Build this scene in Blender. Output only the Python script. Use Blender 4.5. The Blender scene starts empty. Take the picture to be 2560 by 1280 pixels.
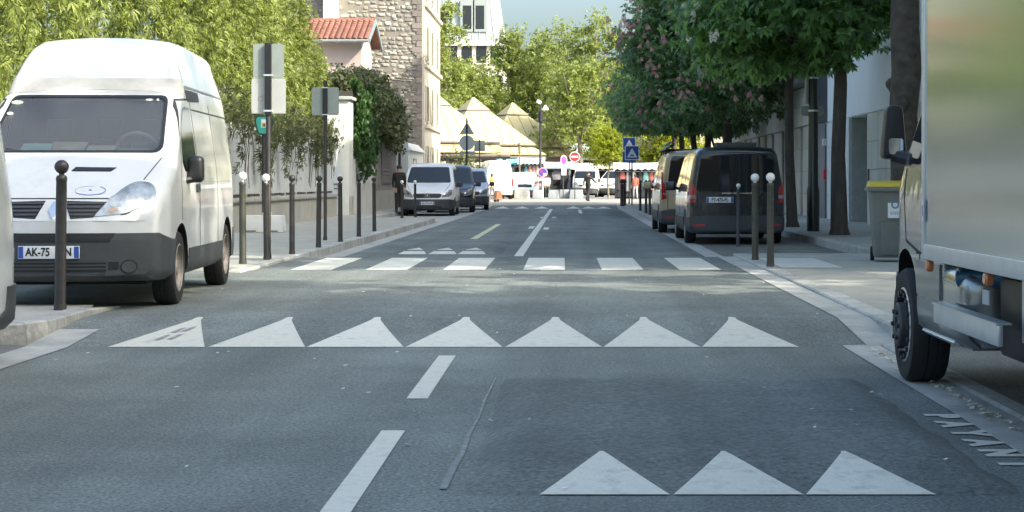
import bpy, bmesh, math, random
import numpy as np
from mathutils import Vector, Matrix, noise as mnoise
R = math.radians
random.seed(7); rng = np.random.default_rng(7)
sc = bpy.context.scene
C = sc.collection

# ---------------------------------------------------------------- camera
FPX, VX, VY, CAMH = 4450.0, 1425.0, 455.0, 1.22     # focal length and vanishing point in photo pixels, eye height in metres
cam_d = bpy.data.cameras.new('camera'); cam = bpy.data.objects.new('camera', cam_d); C.objects.link(cam)
cam.location = (0, 0, CAMH); cam.rotation_euler = (R(90), 0, 0)
cam_d.sensor_width = 36.0; cam_d.lens = FPX/2560*36
cam_d.shift_x = (1280-VX)/2560; cam_d.shift_y = (VY-640)/2560
cam_d.clip_start = 0.1; cam_d.clip_end = 3000
sc.camera = cam

# ---------------------------------------------------------------- sky, sun, exposure
SUN_EL, SUN_AZ = 36.0, 120.0         # elevation; compass angle from +Y (the street) clockwise: right and a little behind
w = bpy.data.worlds.new('World'); sc.world = w; w.use_nodes = True
nt = w.node_tree; bg = nt.nodes['Background']
sky = nt.nodes.new('ShaderNodeTexSky'); sky.sky_type = 'NISHITA'; sky.sun_disc = False
sky.sun_elevation = R(SUN_EL); sky.sun_rotation = R(SUN_AZ)
sky.air_density = 1.0; sky.dust_density = 6.3; sky.ozone_density = 5.5
tint = nt.nodes.new('ShaderNodeVectorMath'); tint.operation = 'MULTIPLY'; tint.inputs[1].default_value = (1.05, 1.0, 0.85)   # camera white balance for the shade
nt.links.new(sky.outputs[0], tint.inputs[0]); nt.links.new(tint.outputs[0], bg.inputs[0]); bg.inputs[1].default_value = 0.15
sd = bpy.data.lights.new('sun', 'SUN'); sun = bpy.data.objects.new('sun', sd); C.objects.link(sun)
sd.energy = 2.1; sd.angle = R(0.55); sd.color = (1.0, 0.93, 0.80)
az = R(SUN_AZ); el = R(SUN_EL)
tosun = Vector((math.sin(az)*math.cos(el), math.cos(az)*math.cos(el), math.sin(el)))
sun.rotation_euler = tosun.to_track_quat('Z', 'Y').to_euler(); sun.location = (20, -10, 30)
sc.view_settings.view_transform = 'Standard'; sc.view_settings.look = 'None'
sc.view_settings.gamma = 1.0; sc.view_settings.use_curve_mapping = False
sc.view_settings.exposure = 1.82
sc.cycles.max_bounces = 8; sc.cycles.transparent_max_bounces = 12
sc.cycles.use_denoising = True

def P(x, y, d):                       # photo pixel + distance -> point
    return Vector(((x-VX)/FPX*d, d, CAMH-(y-VY)/FPX*d))
def DG(y, z=0.0):                     # distance of the ground point of height z seen at photo row y
    return FPX*(CAMH-z)/(y-VY)
def PX(x, d): return (x-VX)/FPX*d

# ---------------------------------------------------------------- materials
MATS = {}
def mat(name, col, rough=0.6, metal=0.0, var=0.12, scale=6.0, bump=0.0, bscale=40.0, coat=0.0, spec=0.5, stretch=(1,1,1), island=0.0, dirt=None, dscale=1.2, damt=0.5, detail=5.0, emit=None, objr=0.0):
    if name in MATS: return MATS[name]
    m = bpy.data.materials.new(name); m.use_nodes = True; MATS[name] = m
    n = m.node_tree.nodes; l = m.node_tree.links; b = n['Principled BSDF']
    b.inputs['Roughness'].default_value = rough; b.inputs['Metallic'].default_value = metal
    b.inputs['Coat Weight'].default_value = coat; b.inputs['Coat Roughness'].default_value = 0.04
    b.inputs['Specular IOR Level'].default_value = spec
    tc = n.new('ShaderNodeTexCoord'); mp = n.new('ShaderNodeMapping'); mp.inputs['Scale'].default_value = stretch
    l.new(tc.outputs['Object'], mp.inputs['Vector'])
    out = None
    c = list(col)+[1.0]
    rgb = n.new('ShaderNodeRGB'); rgb.outputs[0].default_value = c; out = rgb.outputs[0]
    def mulby(fac_socket, lo, hi):
        nonlocal out
        mr = n.new('ShaderNodeMapRange'); mr.inputs[1].default_value = 0.25; mr.inputs[2].default_value = 0.75
        mr.inputs[3].default_value = lo; mr.inputs[4].default_value = hi
        l.new(fac_socket, mr.inputs[0])
        mx = n.new('ShaderNodeVectorMath'); mx.operation = 'SCALE'
        l.new(out, mx.inputs[0]); l.new(mr.outputs[0], mx.inputs['Scale']); out = mx.outputs[0]
    if var > 0:
        ns = n.new('ShaderNodeTexNoise'); ns.inputs['Scale'].default_value = scale; ns.inputs['Detail'].default_value = detail
        l.new(mp.outputs[0], ns.inputs['Vector']); mulby(ns.outputs[0], 1-var, 1+var)
    if island > 0:
        g = n.new('ShaderNodeNewGeometry'); mr = n.new('ShaderNodeMapRange')
        mr.inputs[3].default_value = 1-island; mr.inputs[4].default_value = 1+island
        l.new(g.outputs['Random Per Island'], mr.inputs[0])
        mx = n.new('ShaderNodeVectorMath'); mx.operation = 'SCALE'
        l.new(out, mx.inputs[0]); l.new(mr.outputs[0], mx.inputs['Scale']); out = mx.outputs[0]
    if objr > 0:
        oi = n.new('ShaderNodeObjectInfo'); mr = n.new('ShaderNodeMapRange'); mr.inputs[3].default_value = 1-objr; mr.inputs[4].default_value = 1+objr
        l.new(oi.outputs['Random'], mr.inputs[0]); mx = n.new('ShaderNodeVectorMath'); mx.operation = 'SCALE'
        l.new(out, mx.inputs[0]); l.new(mr.outputs[0], mx.inputs['Scale']); out = mx.outputs[0]
    if dirt is not None:
        ns = n.new('ShaderNodeTexNoise'); ns.inputs['Scale'].default_value = dscale; ns.inputs['Detail'].default_value = 8; ns.inputs['Roughness'].default_value = 0.7
        l.new(mp.outputs[0], ns.inputs['Vector'])
        mr = n.new('ShaderNodeMapRange'); mr.inputs[1].default_value = 0.48; mr.inputs[2].default_value = 0.72; mr.inputs[4].default_value = damt
        l.new(ns.outputs[0], mr.inputs[0])
        mx = n.new('ShaderNodeMix'); mx.data_type = 'RGBA'
        l.new(mr.outputs[0], mx.inputs[0]); l.new(out, mx.inputs[6]); mx.inputs[7].default_value = list(dirt)+[1]
        out = mx.outputs[2]
    l.new(out, b.inputs['Base Color'])
    if bump > 0:
        ns = n.new('ShaderNodeTexNoise'); ns.inputs['Scale'].default_value = bscale; ns.inputs['Detail'].default_value = 4
        l.new(mp.outputs[0], ns.inputs['Vector'])
        bp = n.new('ShaderNodeBump'); bp.inputs['Strength'].default_value = bump; bp.inputs['Distance'].default_value = 0.02
        l.new(ns.outputs[0], bp.inputs['Height']); l.new(bp.outputs[0], b.inputs['Normal'])
    if emit:
        b.inputs['Emission Color'].default_value = list(emit[0])+[1]; b.inputs['Emission Strength'].default_value = emit[1]
    return m

def leafmat(name, col, trans, island=0.35, rough=0.5, tw=0.35):
    if name in MATS: return MATS[name]
    m = bpy.data.materials.new(name); m.use_nodes = True; MATS[name] = m
    n = m.node_tree.nodes; l = m.node_tree.links; b = n['Principled BSDF']
    b.inputs['Roughness'].default_value = rough
    g = n.new('ShaderNodeNewGeometry'); mr = n.new('ShaderNodeMapRange')
    mr.inputs[3].default_value = 1-island; mr.inputs[4].default_value = 1+island
    l.new(g.outputs['Random Per Island'], mr.inputs[0])
    def scaled(c):
        mx = n.new('ShaderNodeVectorMath'); mx.operation = 'SCALE'; mx.inputs[0].default_value = c
        l.new(mr.outputs[0], mx.inputs['Scale']); return mx.outputs[0]
    l.new(scaled(col), b.inputs['Base Color'])
    t = n.new('ShaderNodeBsdfTranslucent'); l.new(scaled(trans), t.inputs[0])
    ms = n.new('ShaderNodeMixShader'); ms.inputs[0].default_value = tw
    l.new(b.outputs[0], ms.inputs[1]); l.new(t.outputs[0], ms.inputs[2]); l.new(ms.outputs[0], n['Material Output'].inputs[0])
    return m

def glassmat(name, tint, refl=1.5):
    if name in MATS: return MATS[name]
    m = bpy.data.materials.new(name); m.use_nodes = True; MATS[name] = m
    n = m.node_tree.nodes; l = m.node_tree.links; n.remove(n['Principled BSDF'])
    t = n.new('ShaderNodeBsdfTransparent'); t.inputs[0].default_value = list(tint)+[1]
    g = n.new('ShaderNodeBsdfGlossy'); g.inputs['Roughness'].default_value = 0.03
    df = n.new('ShaderNodeBsdfDiffuse'); df.inputs[0].default_value = (0.5,0.52,0.52,1)
    dm = n.new('ShaderNodeMixShader'); dm.inputs[0].default_value = 0.09; l.new(t.outputs[0], dm.inputs[1]); l.new(df.outputs[0], dm.inputs[2])
    f = n.new('ShaderNodeFresnel'); f.inputs[0].default_value = refl
    ms = n.new('ShaderNodeMixShader'); l.new(f.outputs[0], ms.inputs[0]); l.new(dm.outputs[0], ms.inputs[1]); l.new(g.outputs[0], ms.inputs[2])
    l.new(ms.outputs[0], n['Material Output'].inputs[0]); return m

# ---------------------------------------------------------------- object helpers
def link(o, parent=None):
    C.objects.link(o)
    if parent is not None: o.parent = parent
    return o
def tag(o, label=None, cat=None, group=None, kind=None):
    if label: o['label'] = label
    if cat: o['category'] = cat
    if group: o['group'] = group
    if kind: o['kind'] = kind
    return o
def thing(name, label, cat, loc=(0,0,0), rz=0.0, group=None):
    o = bpy.data.objects.new(name, None); o.empty_display_size = 0.2; C.objects.link(o)
    o.location = loc; o.rotation_euler = (0, 0, rz); return tag(o, label, cat, group)
def copy_tree(o, parent=None):
    c = o.copy(); C.objects.link(c); c.parent = parent
    for ch in list(o.children): copy_tree(ch, c)
    return c
def mesh_obj(name, me, m=None, parent=None, smooth=None):
    if m is not None:
        for mm in (m if isinstance(m, (list, tuple)) else [m]): me.materials.append(mm)
    if smooth is not None:
        me.polygons.foreach_set('use_smooth', [True]*len(me.polygons)); me.set_sharp_from_angle(angle=R(smooth))
    o = bpy.data.objects.new(name, me); return link(o, parent)

class MB:
    def __init__(s): s.v = []; s.f = []; s.mi = []; s.cur = 0
    def add(s, vs, fs):
        k = len(s.v); s.v += [tuple(p) for p in vs]; s.f += [tuple(i+k for i in f) for f in fs]; s.mi += [s.cur]*len(fs); return s
    def box(s, x0, x1, y0, y1, z0, z1):
        return s.add([(x0,y0,z0),(x1,y0,z0),(x1,y1,z0),(x0,y1,z0),(x0,y0,z1),(x1,y0,z1),(x1,y1,z1),(x0,y1,z1)],
                     [(0,3,2,1),(4,5,6,7),(0,1,5,4),(1,2,6,5),(2,3,7,6),(3,0,4,7)])
    def obox(s, c, sx, sy, sz, M=None):      # oriented box about c
        k = len(s.v); s.box(-sx/2, sx/2, -sy/2, sy/2, -sz/2, sz/2); c = Vector(c)
        for i in range(k, len(s.v)):
            p = Vector(s.v[i]); p = (M @ p if M else p)+c; s.v[i] = tuple(p)
        return s
    def tube(s, pts, rad, n=10, cap=True):
        pts = [Vector(p) for p in pts]; rad = rad if isinstance(rad, (list, tuple)) else [rad]*len(pts)
        k = len(s.v); up = None; vs = []; fs = []
        for i, p in enumerate(pts):
            t = (pts[min(i+1, len(pts)-1)]-pts[max(i-1, 0)]).normalized()
            if up is None: up = Vector((1,0,0)) if abs(t.z) > 0.8 else Vector((0,0,1))
            a = (up-t*up.dot(t)).normalized(); b = t.cross(a); up = a
            for j in range(n):
                th = 2*math.pi*j/n; vs.append(p+a*math.cos(th)*rad[i]+b*math.sin(th)*rad[i])
        for i in range(len(pts)-1):
            for j in range(n):
                j2 = (j+1) % n; fs.append((i*n+j, i*n+j2, (i+1)*n+j2, (i+1)*n+j))
        if cap: fs.append(tuple(range(n-1, -1, -1))); fs.append(tuple((len(pts)-1)*n+j for j in range(n)))
        return s.add(vs, fs)
    def lathe(s, prof, c=(0,0,0), n=16, axis='z', cap=True):      # prof: (r, h)
        vs = []; fs = []; c = Vector(c)
        for r_, h in prof:
            for j in range(n):
                th = 2*math.pi*j/n; a, b = r_*math.cos(th), r_*math.sin(th)
                q = (a, b, h) if axis == 'z' else ((h, a, b) if axis == 'x' else (b, h, a))
                vs.append(c+Vector(q))
        for i in range(len(prof)-1):
            for j in range(n):
                j2 = (j+1) % n; fs.append((i*n+j, i*n+j2, (i+1)*n+j2, (i+1)*n+j))
        if cap: fs.append(tuple(range(n-1, -1, -1))); fs.append(tuple((len(prof)-1)*n+j for j in range(n)))
        return s.add(vs, fs)
    def prism(s, poly, t0, t1, axis='y'):     # poly 2d (a,b) CCW extruded along axis
        n = len(poly)
        def q(a, b, t): return (a, t, b) if axis == 'y' else ((t, a, b) if axis == 'x' else (a, b, t))
        vs = [q(a, b, t0) for a, b in poly]+[q(a, b, t1) for a, b in poly]
        fs = [tuple(range(n)), tuple(range(2*n-1, n-1, -1))]+[(i, i+n, (i+1) % n+n, (i+1) % n) for i in range(n)]
        return s.add(vs, fs)
    def quad(s, a, b, c, d): return s.add([a, b, c, d], [(0,1,2,3)])
    def build(s, name, m=None, parent=None, smooth=None, bevel=0.0, seg=2):
        me = bpy.data.meshes.new(name); me.from_pydata(s.v, [], s.f)
        bm = bmesh.new(); bm.from_mesh(me)
        for fc, i in zip(bm.faces, s.mi): fc.material_index = i
        bmesh.ops.recalc_face_normals(bm, faces=bm.faces)
        if bevel > 0:
            es = [e for e in bm.edges if len(e.link_faces) == 2 and e.calc_face_angle(0) > R(35)]
            bmesh.ops.bevel(bm, geom=es, offset=bevel, segments=seg, affect='EDGES', profile=0.6, clamp_overlap=True)
        bm.to_mesh(me); bm.free()
        return mesh_obj(name, me, m, parent, smooth if smooth is not None else (40 if bevel > 0 else None))

def roundpoly(pts, r, n=4):
    out = []; N = len(pts); rr = r if isinstance(r, (list, tuple)) else [r]*N
    for i in range(N):
        p = Vector((pts[i][0], pts[i][1])); a = Vector(pts[i-1][:2]); b = Vector(pts[(i+1) % N][:2]); q = rr[i]
        if q <= 0: out.append((p.x, p.y)); continue
        da = (a-p); db = (b-p); q1 = min(q, da.length*0.48); q2 = min(q, db.length*0.48)
        s = p+da.normalized()*q1; e = p+db.normalized()*q2
        for k in range(n+1):
            t = k/n; v = s*(1-t)**2+p*2*t*(1-t)+e*t*t; out.append((v.x, v.y))
    return out
def ellipse(cx, cy, rx, ry, n=16): return [(cx+rx*math.cos(2*math.pi*i/n), cy+ry*math.sin(2*math.pi*i/n)) for i in range(n)]

_txt = {}
def text_obj(s, size, m, parent, loc, rot, name='lettering', sx=1.0, depth=0.001, bold=0.0):
    cu = bpy.data.curves.new('t', 'FONT'); cu.body = s; cu.size = size; cu.align_x = 'CENTER'; cu.align_y = 'CENTER'; cu.extrude = depth; cu.offset = bold; cu.resolution_u = 3
    tmp = bpy.data.objects.new('t', cu); C.objects.link(tmp)
    dg = bpy.context.evaluated_depsgraph_get(); me = bpy.data.meshes.new_from_object(tmp.evaluated_get(dg))
    bpy.data.objects.remove(tmp); bpy.data.curves.remove(cu)
    o = mesh_obj(name, me, m, parent); o.location = loc; o.rotation_euler = rot; o.scale = (sx, 1, 1); return o

def fast_mesh(name, V, F, m, parent=None, smooth=False):     # V (n,3), F (k,4) or (k,3) numpy
    me = bpy.data.meshes.new(name); k = F.shape[1]
    me.vertices.add(len(V)); me.vertices.foreach_set('co', np.asarray(V, np.float32).ravel())
    me.loops.add(F.size); me.loops.foreach_set('vertex_index', np.asarray(F, np.int32).ravel())
    me.polygons.add(len(F)); me.polygons.foreach_set('loop_start', np.arange(0, F.size, k, dtype=np.int32))
    me.polygons.foreach_set('loop_total', np.full(len(F), k, np.int32))
    me.update(calc_edges=True); me.validate()
    if smooth: me.polygons.foreach_set('use_smooth', np.ones(len(F), bool))
    return mesh_obj(name, me, m, parent)

# ---- common materials
M_asph = None
M_white = mat('white_paint', (0.585,0.60,0.59), 0.25, var=0.05, scale=2, coat=0.6, dirt=(0.36,0.35,0.32), dscale=2.2, damt=0.4)
M_whitefar = mat('white_van_paint', (0.76,0.77,0.75), 0.3, var=0.04, scale=2, coat=0.4)
M_dark_pl = mat('dark_plastic', (0.045,0.05,0.055), 0.55, var=0.15, scale=8)
M_black = mat('black_plastic', (0.012,0.013,0.014), 0.45, var=0.1)
M_rub = mat('tyre_rubber', (0.018,0.018,0.019), 0.75, var=0.25, scale=14)
M_arch = mat('wheel_well', (0.01,0.01,0.01), 0.9, var=0.1)
M_steel = mat('steel_wheel', (0.32,0.31,0.29), 0.45, 0.6, var=0.2, scale=10)
M_alu = mat('aluminium', (0.62,0.65,0.66), 0.35, 0.55, var=0.08, scale=8)
M_chrome = mat('chrome', (0.75,0.76,0.77), 0.12, 1.0, var=0.03)
M_glass_dark = mat('dark_glass', (0.012,0.016,0.019), 0.05, var=0.0, coat=0.3)
M_glass = glassmat('windscreen_glass', (0.74,0.82,0.82), 1.9)
M_lamp = mat('lamp_lens', (0.30,0.34,0.36), 0.10, 0.35, var=0.55, scale=11, coat=1.0)
M_red = mat('red_lens', (0.42,0.012,0.015), 0.12, var=0.2, scale=14, coat=0.8)
M_orange = mat('orange_lens', (0.62,0.20,0.06), 0.2, var=0.1, coat=0.6)
M_plate = mat('plate_white', (0.72,0.74,0.75), 0.4, var=0.04)
M_plateblue = mat('plate_blue', (0.03,0.09,0.36), 0.4, var=0.05)
M_ink = mat('black_ink', (0.012,0.012,0.014), 0.5, var=0.0)
M_seam = mat('panel_gap', (0.03,0.032,0.034), 0.8, var=0.0)
M_postblk = mat('dark_brown_metal', (0.028,0.026,0.024), 0.42, var=0.2, scale=9, dirt=(0.09,0.08,0.07), dscale=5, damt=0.35)
M_postgrn = mat('olive_metal', (0.045,0.046,0.036), 0.45, var=0.15, scale=9, dirt=(0.14,0.13,0.11), dscale=5, damt=0.35)
M_ball = mat('white_ball', (0.78,0.78,0.76), 0.4, var=0.08)
M_bark = mat('tree_bark', (0.085,0.07,0.058), 0.9, var=0.35, scale=9, bump=0.9, bscale=14, stretch=(1,1,0.3))
M_signback = mat('sign_back_grey', (0.27,0.31,0.29), 0.5, 0.2, var=0.08, scale=6)
# ================================================================ GROUND
def asphalt(name, base, streak, gran=1.0, con=1.0):
    m = bpy.data.materials.new(name); m.use_nodes = True
    n = m.node_tree.nodes; l = m.node_tree.links; b = n['Principled BSDF']
    tc = n.new('ShaderNodeTexCoord')
    def noise_(sc_, det=4, stretch=None, rough=0.55):
        ns = n.new('ShaderNodeTexNoise'); ns.inputs['Scale'].default_value = sc_; ns.inputs['Detail'].default_value = det; ns.inputs['Roughness'].default_value = rough
        if stretch:
            mp = n.new('ShaderNodeMapping'); mp.inputs['Scale'].default_value = stretch; l.new(tc.outputs['Object'], mp.inputs[0]); l.new(mp.outputs[0], ns.inputs['Vector'])
        else: l.new(tc.outputs['Object'], ns.inputs['Vector'])
        return ns.outputs[0]
    def rng_(s, a, b_, lo, hi):
        mr = n.new('ShaderNodeMapRange'); mr.inputs[1].default_value = a; mr.inputs[2].default_value = b_; mr.inputs[3].default_value = lo; mr.inputs[4].default_value = hi
        l.new(s, mr.inputs[0]); return mr.outputs[0]
    def mul(a, b_):
        mm = n.new('ShaderNodeMath'); mm.operation = 'MULTIPLY'; l.new(a, mm.inputs[0]); l.new(b_, mm.inputs[1]); return mm.outputs[0]
    grain = rng_(noise_(62*gran, 2), 0.3, 0.7, 1-0.48*con, 1+0.48*con)
    grain2 = rng_(noise_(26, 3), 0.3, 0.7, 1-0.2*con, 1+0.2*con)
    patch = rng_(noise_(0.55, 7, None, 0.65), 0.3, 0.7, 0.72, 1.25)
    lane = rng_(noise_(1.0, 4, (1.3, 0.05, 1)), 0.3, 0.7, 0.74, 1.2)
    f = mul(mul(grain, grain2), mul(patch, lane))
    vm = n.new('ShaderNodeVectorMath'); vm.operation = 'SCALE'; vm.inputs[0].default_value = base; l.new(f, vm.inputs['Scale'])
    # pale flecks of grit in the binder
    vo = n.new('ShaderNodeTexVoronoi'); vo.inputs['Scale'].default_value = 55*gran; l.new(tc.outputs['Object'], vo.inputs['Vector'])
    fl = rng_(vo.outputs['Distance'], 0.10, 0.22, 0.35, 0.0)
    mx = n.new('ShaderNodeMix'); mx.data_type = 'RGBA'; l.new(fl, mx.inputs[0]); l.new(vm.outputs[0], mx.inputs[6]); mx.inputs[7].default_value = list(streak)+[1]
    l.new(mx.outputs[2], b.inputs['Base Color'])
    b.inputs['Roughness'].default_value = 0.82; b.inputs['Specular IOR Level'].default_value = 0.4
    bp = n.new('ShaderNodeBump'); bp.inputs['Strength'].default_value = 0.5; bp.inputs['Distance'].default_value = 0.012
    l.new(noise_(70*gran, 3), bp.inputs['Height']); l.new(bp.outputs[0], b.inputs['Normal'])
    return m
M_road = asphalt('road_asphalt', (0.162,0.182,0.170), (0.34,0.36,0.33))
M_new = asphalt('coarse_dark_asphalt', (0.142,0.157,0.146), (0.31,0.32,0.29), 0.62, 0.72)
M_pave = mat('pavement_asphalt', (0.36,0.36,0.32), 0.85, var=0.14, scale=3, bump=0.3, bscale=60, dirt=(0.22,0.22,0.21), dscale=0.9, damt=0.5)
M_bay = asphalt('bay_asphalt', (0.17,0.175,0.16), (0.32,0.32,0.29))
M_conc = mat('concrete_gutter', (0.42,0.42,0.39), 0.8, var=0.16, scale=5, bump=0.25, bscale=40, dirt=(0.18,0.175,0.165), dscale=1.3, damt=0.7)
M_kerb = mat('granite_kerb', (0.42,0.42,0.39), 0.75, objr=0.16, var=0.22, scale=22, bump=0.3, bscale=50, dirt=(0.14,0.14,0.135), dscale=2.2, damt=0.7)
M_plaza = mat('pale_paving', (0.27,0.26,0.235), 0.85, var=0.1, scale=1.5, dirt=(0.3,0.29,0.27), dscale=0.3, damt=0.5)
M_earth = mat('far_ground', (0.16,0.16,0.145), 0.95, var=0.2, scale=0.3)
M_mark = mat('road_paint', (0.68,0.66,0.56), 0.6, var=0.12, scale=9, bump=0.2, bscale=80, dirt=(0.24,0.25,0.23), dscale=9.0, damt=0.62, objr=0.06)
M_yel = mat('yellow_road_paint', (0.62,0.58,0.34), 0.6, var=0.15, scale=9, dirt=(0.2,0.2,0.2), dscale=5, damt=0.5)

M_worn = mat('worn_road_paint', (0.58,0.57,0.52), 0.7, var=0.25, scale=14, dirt=(0.2,0.21,0.2), dscale=9.0, damt=0.8)
def st(o): o['kind'] = 'structure'; return o
g = MB(); g.quad((-700,-80,-0.06),(700,-80,-0.06),(700,1500,-0.06),(-700,1500,-0.06)); st(g.build('ground', M_earth))

PLAT = 0.10
ZP = [(-60,0),(13.1,0),(14.66,PLAT),(26.6,PLAT),(27.9,0),(81,0),(82.6,0.09),(400,0.09)]
def zroad(y): return float(np.interp(y, [a for a,_ in ZP], [b for _,b in ZP]))
ys = sorted(set([-60,-20,-5]+[round(i*0.8,2) for i in range(0,42)]+[a for a,_ in ZP[:-1]]+[40,60,86.5]))
xs = np.linspace(-4.02, 2.5, 14)
V = []; F = []
for y in ys:
    for x in xs: V.append((x, y, zroad(y)))
for i in range(len(ys)-1):
    for j in range(len(xs)-1):
        k = i*len(xs)+j; F.append((k, k+1, k+1+len(xs), k+len(xs)))
rb = MB(); rb.add(V, F); road = st(rb.build('road', M_road))
# plateau-level mouth of the side street, both sides, and the square at the end
b = MB(); b.box(-14, -4.02, 15.7, 22.6, -0.05, PLAT-0.003); st(b.build('side_street', M_road))
b = MB(); b.box(-80, 80, 86.5, 190, -0.05, 0.085); st(b.build('market_square', M_plaza))

def marking(name, poly, m=M_mark, dz=0.004):       # thin painted sheet that follows the road's profile
    bm = bmesh.new(); f = bm.faces.new([bm.verts.new((x, y, 0)) for x, y in poly])
    y0 = min(p[1] for p in poly); y1 = max(p[1] for p in poly)
    for a, _ in ZP:
        if y0 < a < y1: bmesh.ops.bisect_plane(bm, geom=bm.verts[:]+bm.edges[:]+bm.faces[:], plane_co=(0,a,0), plane_no=(0,1,0))
    for v in bm.verts: v.co.z = zroad(v.co.y)+dz+EXTRA(v.co.x, v.co.y)
    bmesh.ops.recalc_face_normals(bm, faces=bm.faces)
    if bm.faces[:] and bm.faces[:][0].normal.z < 0: bmesh.ops.reverse_faces(bm, faces=bm.faces)
    me = bpy.data.meshes.new(name); bm.to_mesh(me); bm.free(); return mesh_obj(name, me, m, road)

# speed cushions: x0,x1,y0,y1,height
CUSH = [(-0.42, 1.78, 6.9, 11.05, 0.065), (-3.05, -1.15, 29.8, 35.6, 0.06)]
def EXTRA(x, y):
    for x0, x1, y0, y1, h in CUSH:
        if x0 < x < x1 and y0 < y < y1:
            return h*max(0, min(1, (x-x0)/0.22, (x1-x)/0.22, (y-y0)/0.62, (y1-y)/0.6))
    return 0.0
for i, (x0, x1, y0, y1, h) in enumerate(CUSH):
    nx, ny = 30, 50; V = []; F = []
    for a in range(ny+1):
        for c in range(nx+1):
            x = x0+(x1-x0)*c/nx; y = y0+(y1-y0)*a/ny
            e = 0.05*mnoise.noise((x*2.3, y*2.3, i*7)) if (c in (0, nx) or a in (0, ny)) else 0
            V.append((x+(e if c in (0, nx) else 0), y+(e if a in (0, ny) else 0), zroad(y)+(-0.004 if (c in (0, nx) or a in (0, ny)) else 0.0015)+EXTRA(x, y)))
    for a in range(ny):
        for c in range(nx):
            k = a*(nx+1)+c; F.append((k, k+1, k+nx+2, k+nx+1))
    q = MB(); q.add(V, F); st(q.build('speed_cushion', M_new, smooth=60))

def tooth(cx, w_, y0, y1, m=M_mark, tip=0.05):
    pts = [(cx-w_/2, y0), (cx+w_/2, y0)]
    for t in (0.2, 0.45, 0.7, 0.88): pts.append((cx+w_/2*(1-t)**1.06, y0+(y1-y0)*t))
    pts += [(cx+tip, y1-0.05), (cx+tip*0.5, y1), (cx-tip*0.5, y1), (cx-tip, y1-0.05)]
    for t in (0.88, 0.7, 0.45, 0.2): pts.append((cx-w_/2*(1-t)**1.06, y0+(y1-y0)*t))
    # slice into bands so the sheet can follow the ramp
    return marking('tooth_marking', pts, m)
for cx in (-3.05,-2.31,-1.585,-0.855,-0.12,0.605,1.33): tooth(cx, 0.715, 13.12, 14.72, tip=0.028)
for x_, y_ in ((-3.14,13.42),(-3.05,13.46),(-3.10,13.80),(-3.03,13.86)):
    marking('tyre_scuff', [(x_,y_),(x_+0.04,y_+0.01),(x_+0.07,y_+0.26),(x_+0.035,y_+0.24)], mat('tyre_scuff', (0.30,0.30,0.29), 0.8, var=0.3, scale=20), 0.010)
for cx in (0.135, 0.655, 1.17): 
    o = tooth(cx, 0.505, 6.92, 7.62, tip=0.018)
for cx in (-2.65, -2.14, -1.65): tooth(cx, 0.48, 29.85, 31.3, tip=0.018)
for cx in (-3.1,-2.2,-1.3, 0.15, 0.85, 1.55): tooth(cx, 0.7, 81.1, 82.5, tip=0.02)
for cx in (-3.30,-2.34,-1.35,-0.33,0.67,1.66): marking('crossing_stripe', [(cx-0.265,22.65),(cx+0.265,22.65),(cx+0.25,26.2),(cx-0.28,26.2)])
def line(x, y0, y1, w_=0.13, m=M_mark, name='lane_line'): return marking(name, [(x-w_/2,y0),(x+w_/2,y0),(x+w_/2,y1),(x-w_/2,y1)], m)
line(-0.865, 5.2, 8.72, 0.115, name='lane_dash'); line(-0.86, 10.0, 12.48, 0.12, name='lane_dash')
line(-0.845, 29.2, 80, 0.15); line(-2.06, 38, 51.5, 0.15, M_yel, 'yellow_line')
line(-1.03, 46.5, 49, 0.14, name='lane_dash'); line(-0.62, 45.5, 47.6, 0.14, name='lane_dash'); line(0.42, 69, 78, 0.14, name='lane_dash')
for x in (-0.95, -0.55): line(x, 60, 62, 0.14, name='lane_dash')
# lettering painted along the parking bay: PAYANT, read from the road
for i, ch in enumerate('PAYANT'):
    yc = 9.25-i*0.315
    o = text_obj(ch, 0.215, M_mark, road, (1.93, yc, 0.005), (0, 0, R(-90)), 'painted_letter', sx=1.25, depth=0.0003, bold=0.016)
# worn seal line and crack patches beside the near cushion
q = MB(); 
pts = [(-0.46,11.2),(-0.465,10.6),(-0.475,9.9),(-0.47,9.2),(-0.485,8.6),(-0.48,8.0),(-0.495,7.5),(-0.50,7.05)]
wd = [0.003,0.007,0.010,0.007,0.012,0.015,0.020,0.020]
for i in range(len(pts)-1):
    (xa,ya),(xb,yb) = pts[i], pts[i+1]
    q.quad((xa-wd[i],ya,0.005),(xb-wd[i+1],yb,0.005),(xb+wd[i+1]*0.6,yb,0.005),(xa+wd[i]*0.6,ya,0.005))
q.build('sealing_strip', mat('joint_sealer', (0.235,0.255,0.245), 0.85, var=0.4, scale=12), road)
M_crack = mat('tar_line', (0.075,0.085,0.092), 0.7, var=0.3)
for cl in ():
    q = MB()
    for (xa,ya),(xb,yb) in zip(cl, cl[1:]):
        za, zb = 0.008+EXTRA(xa,ya), 0.008+EXTRA(xb,yb); q.quad((xa,ya-0.012,za),(xb,yb-0.012,zb),(xb,yb+0.012,zb),(xa,ya+0.012,za))
    q.build('tar_line', M_crack, road)
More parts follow.
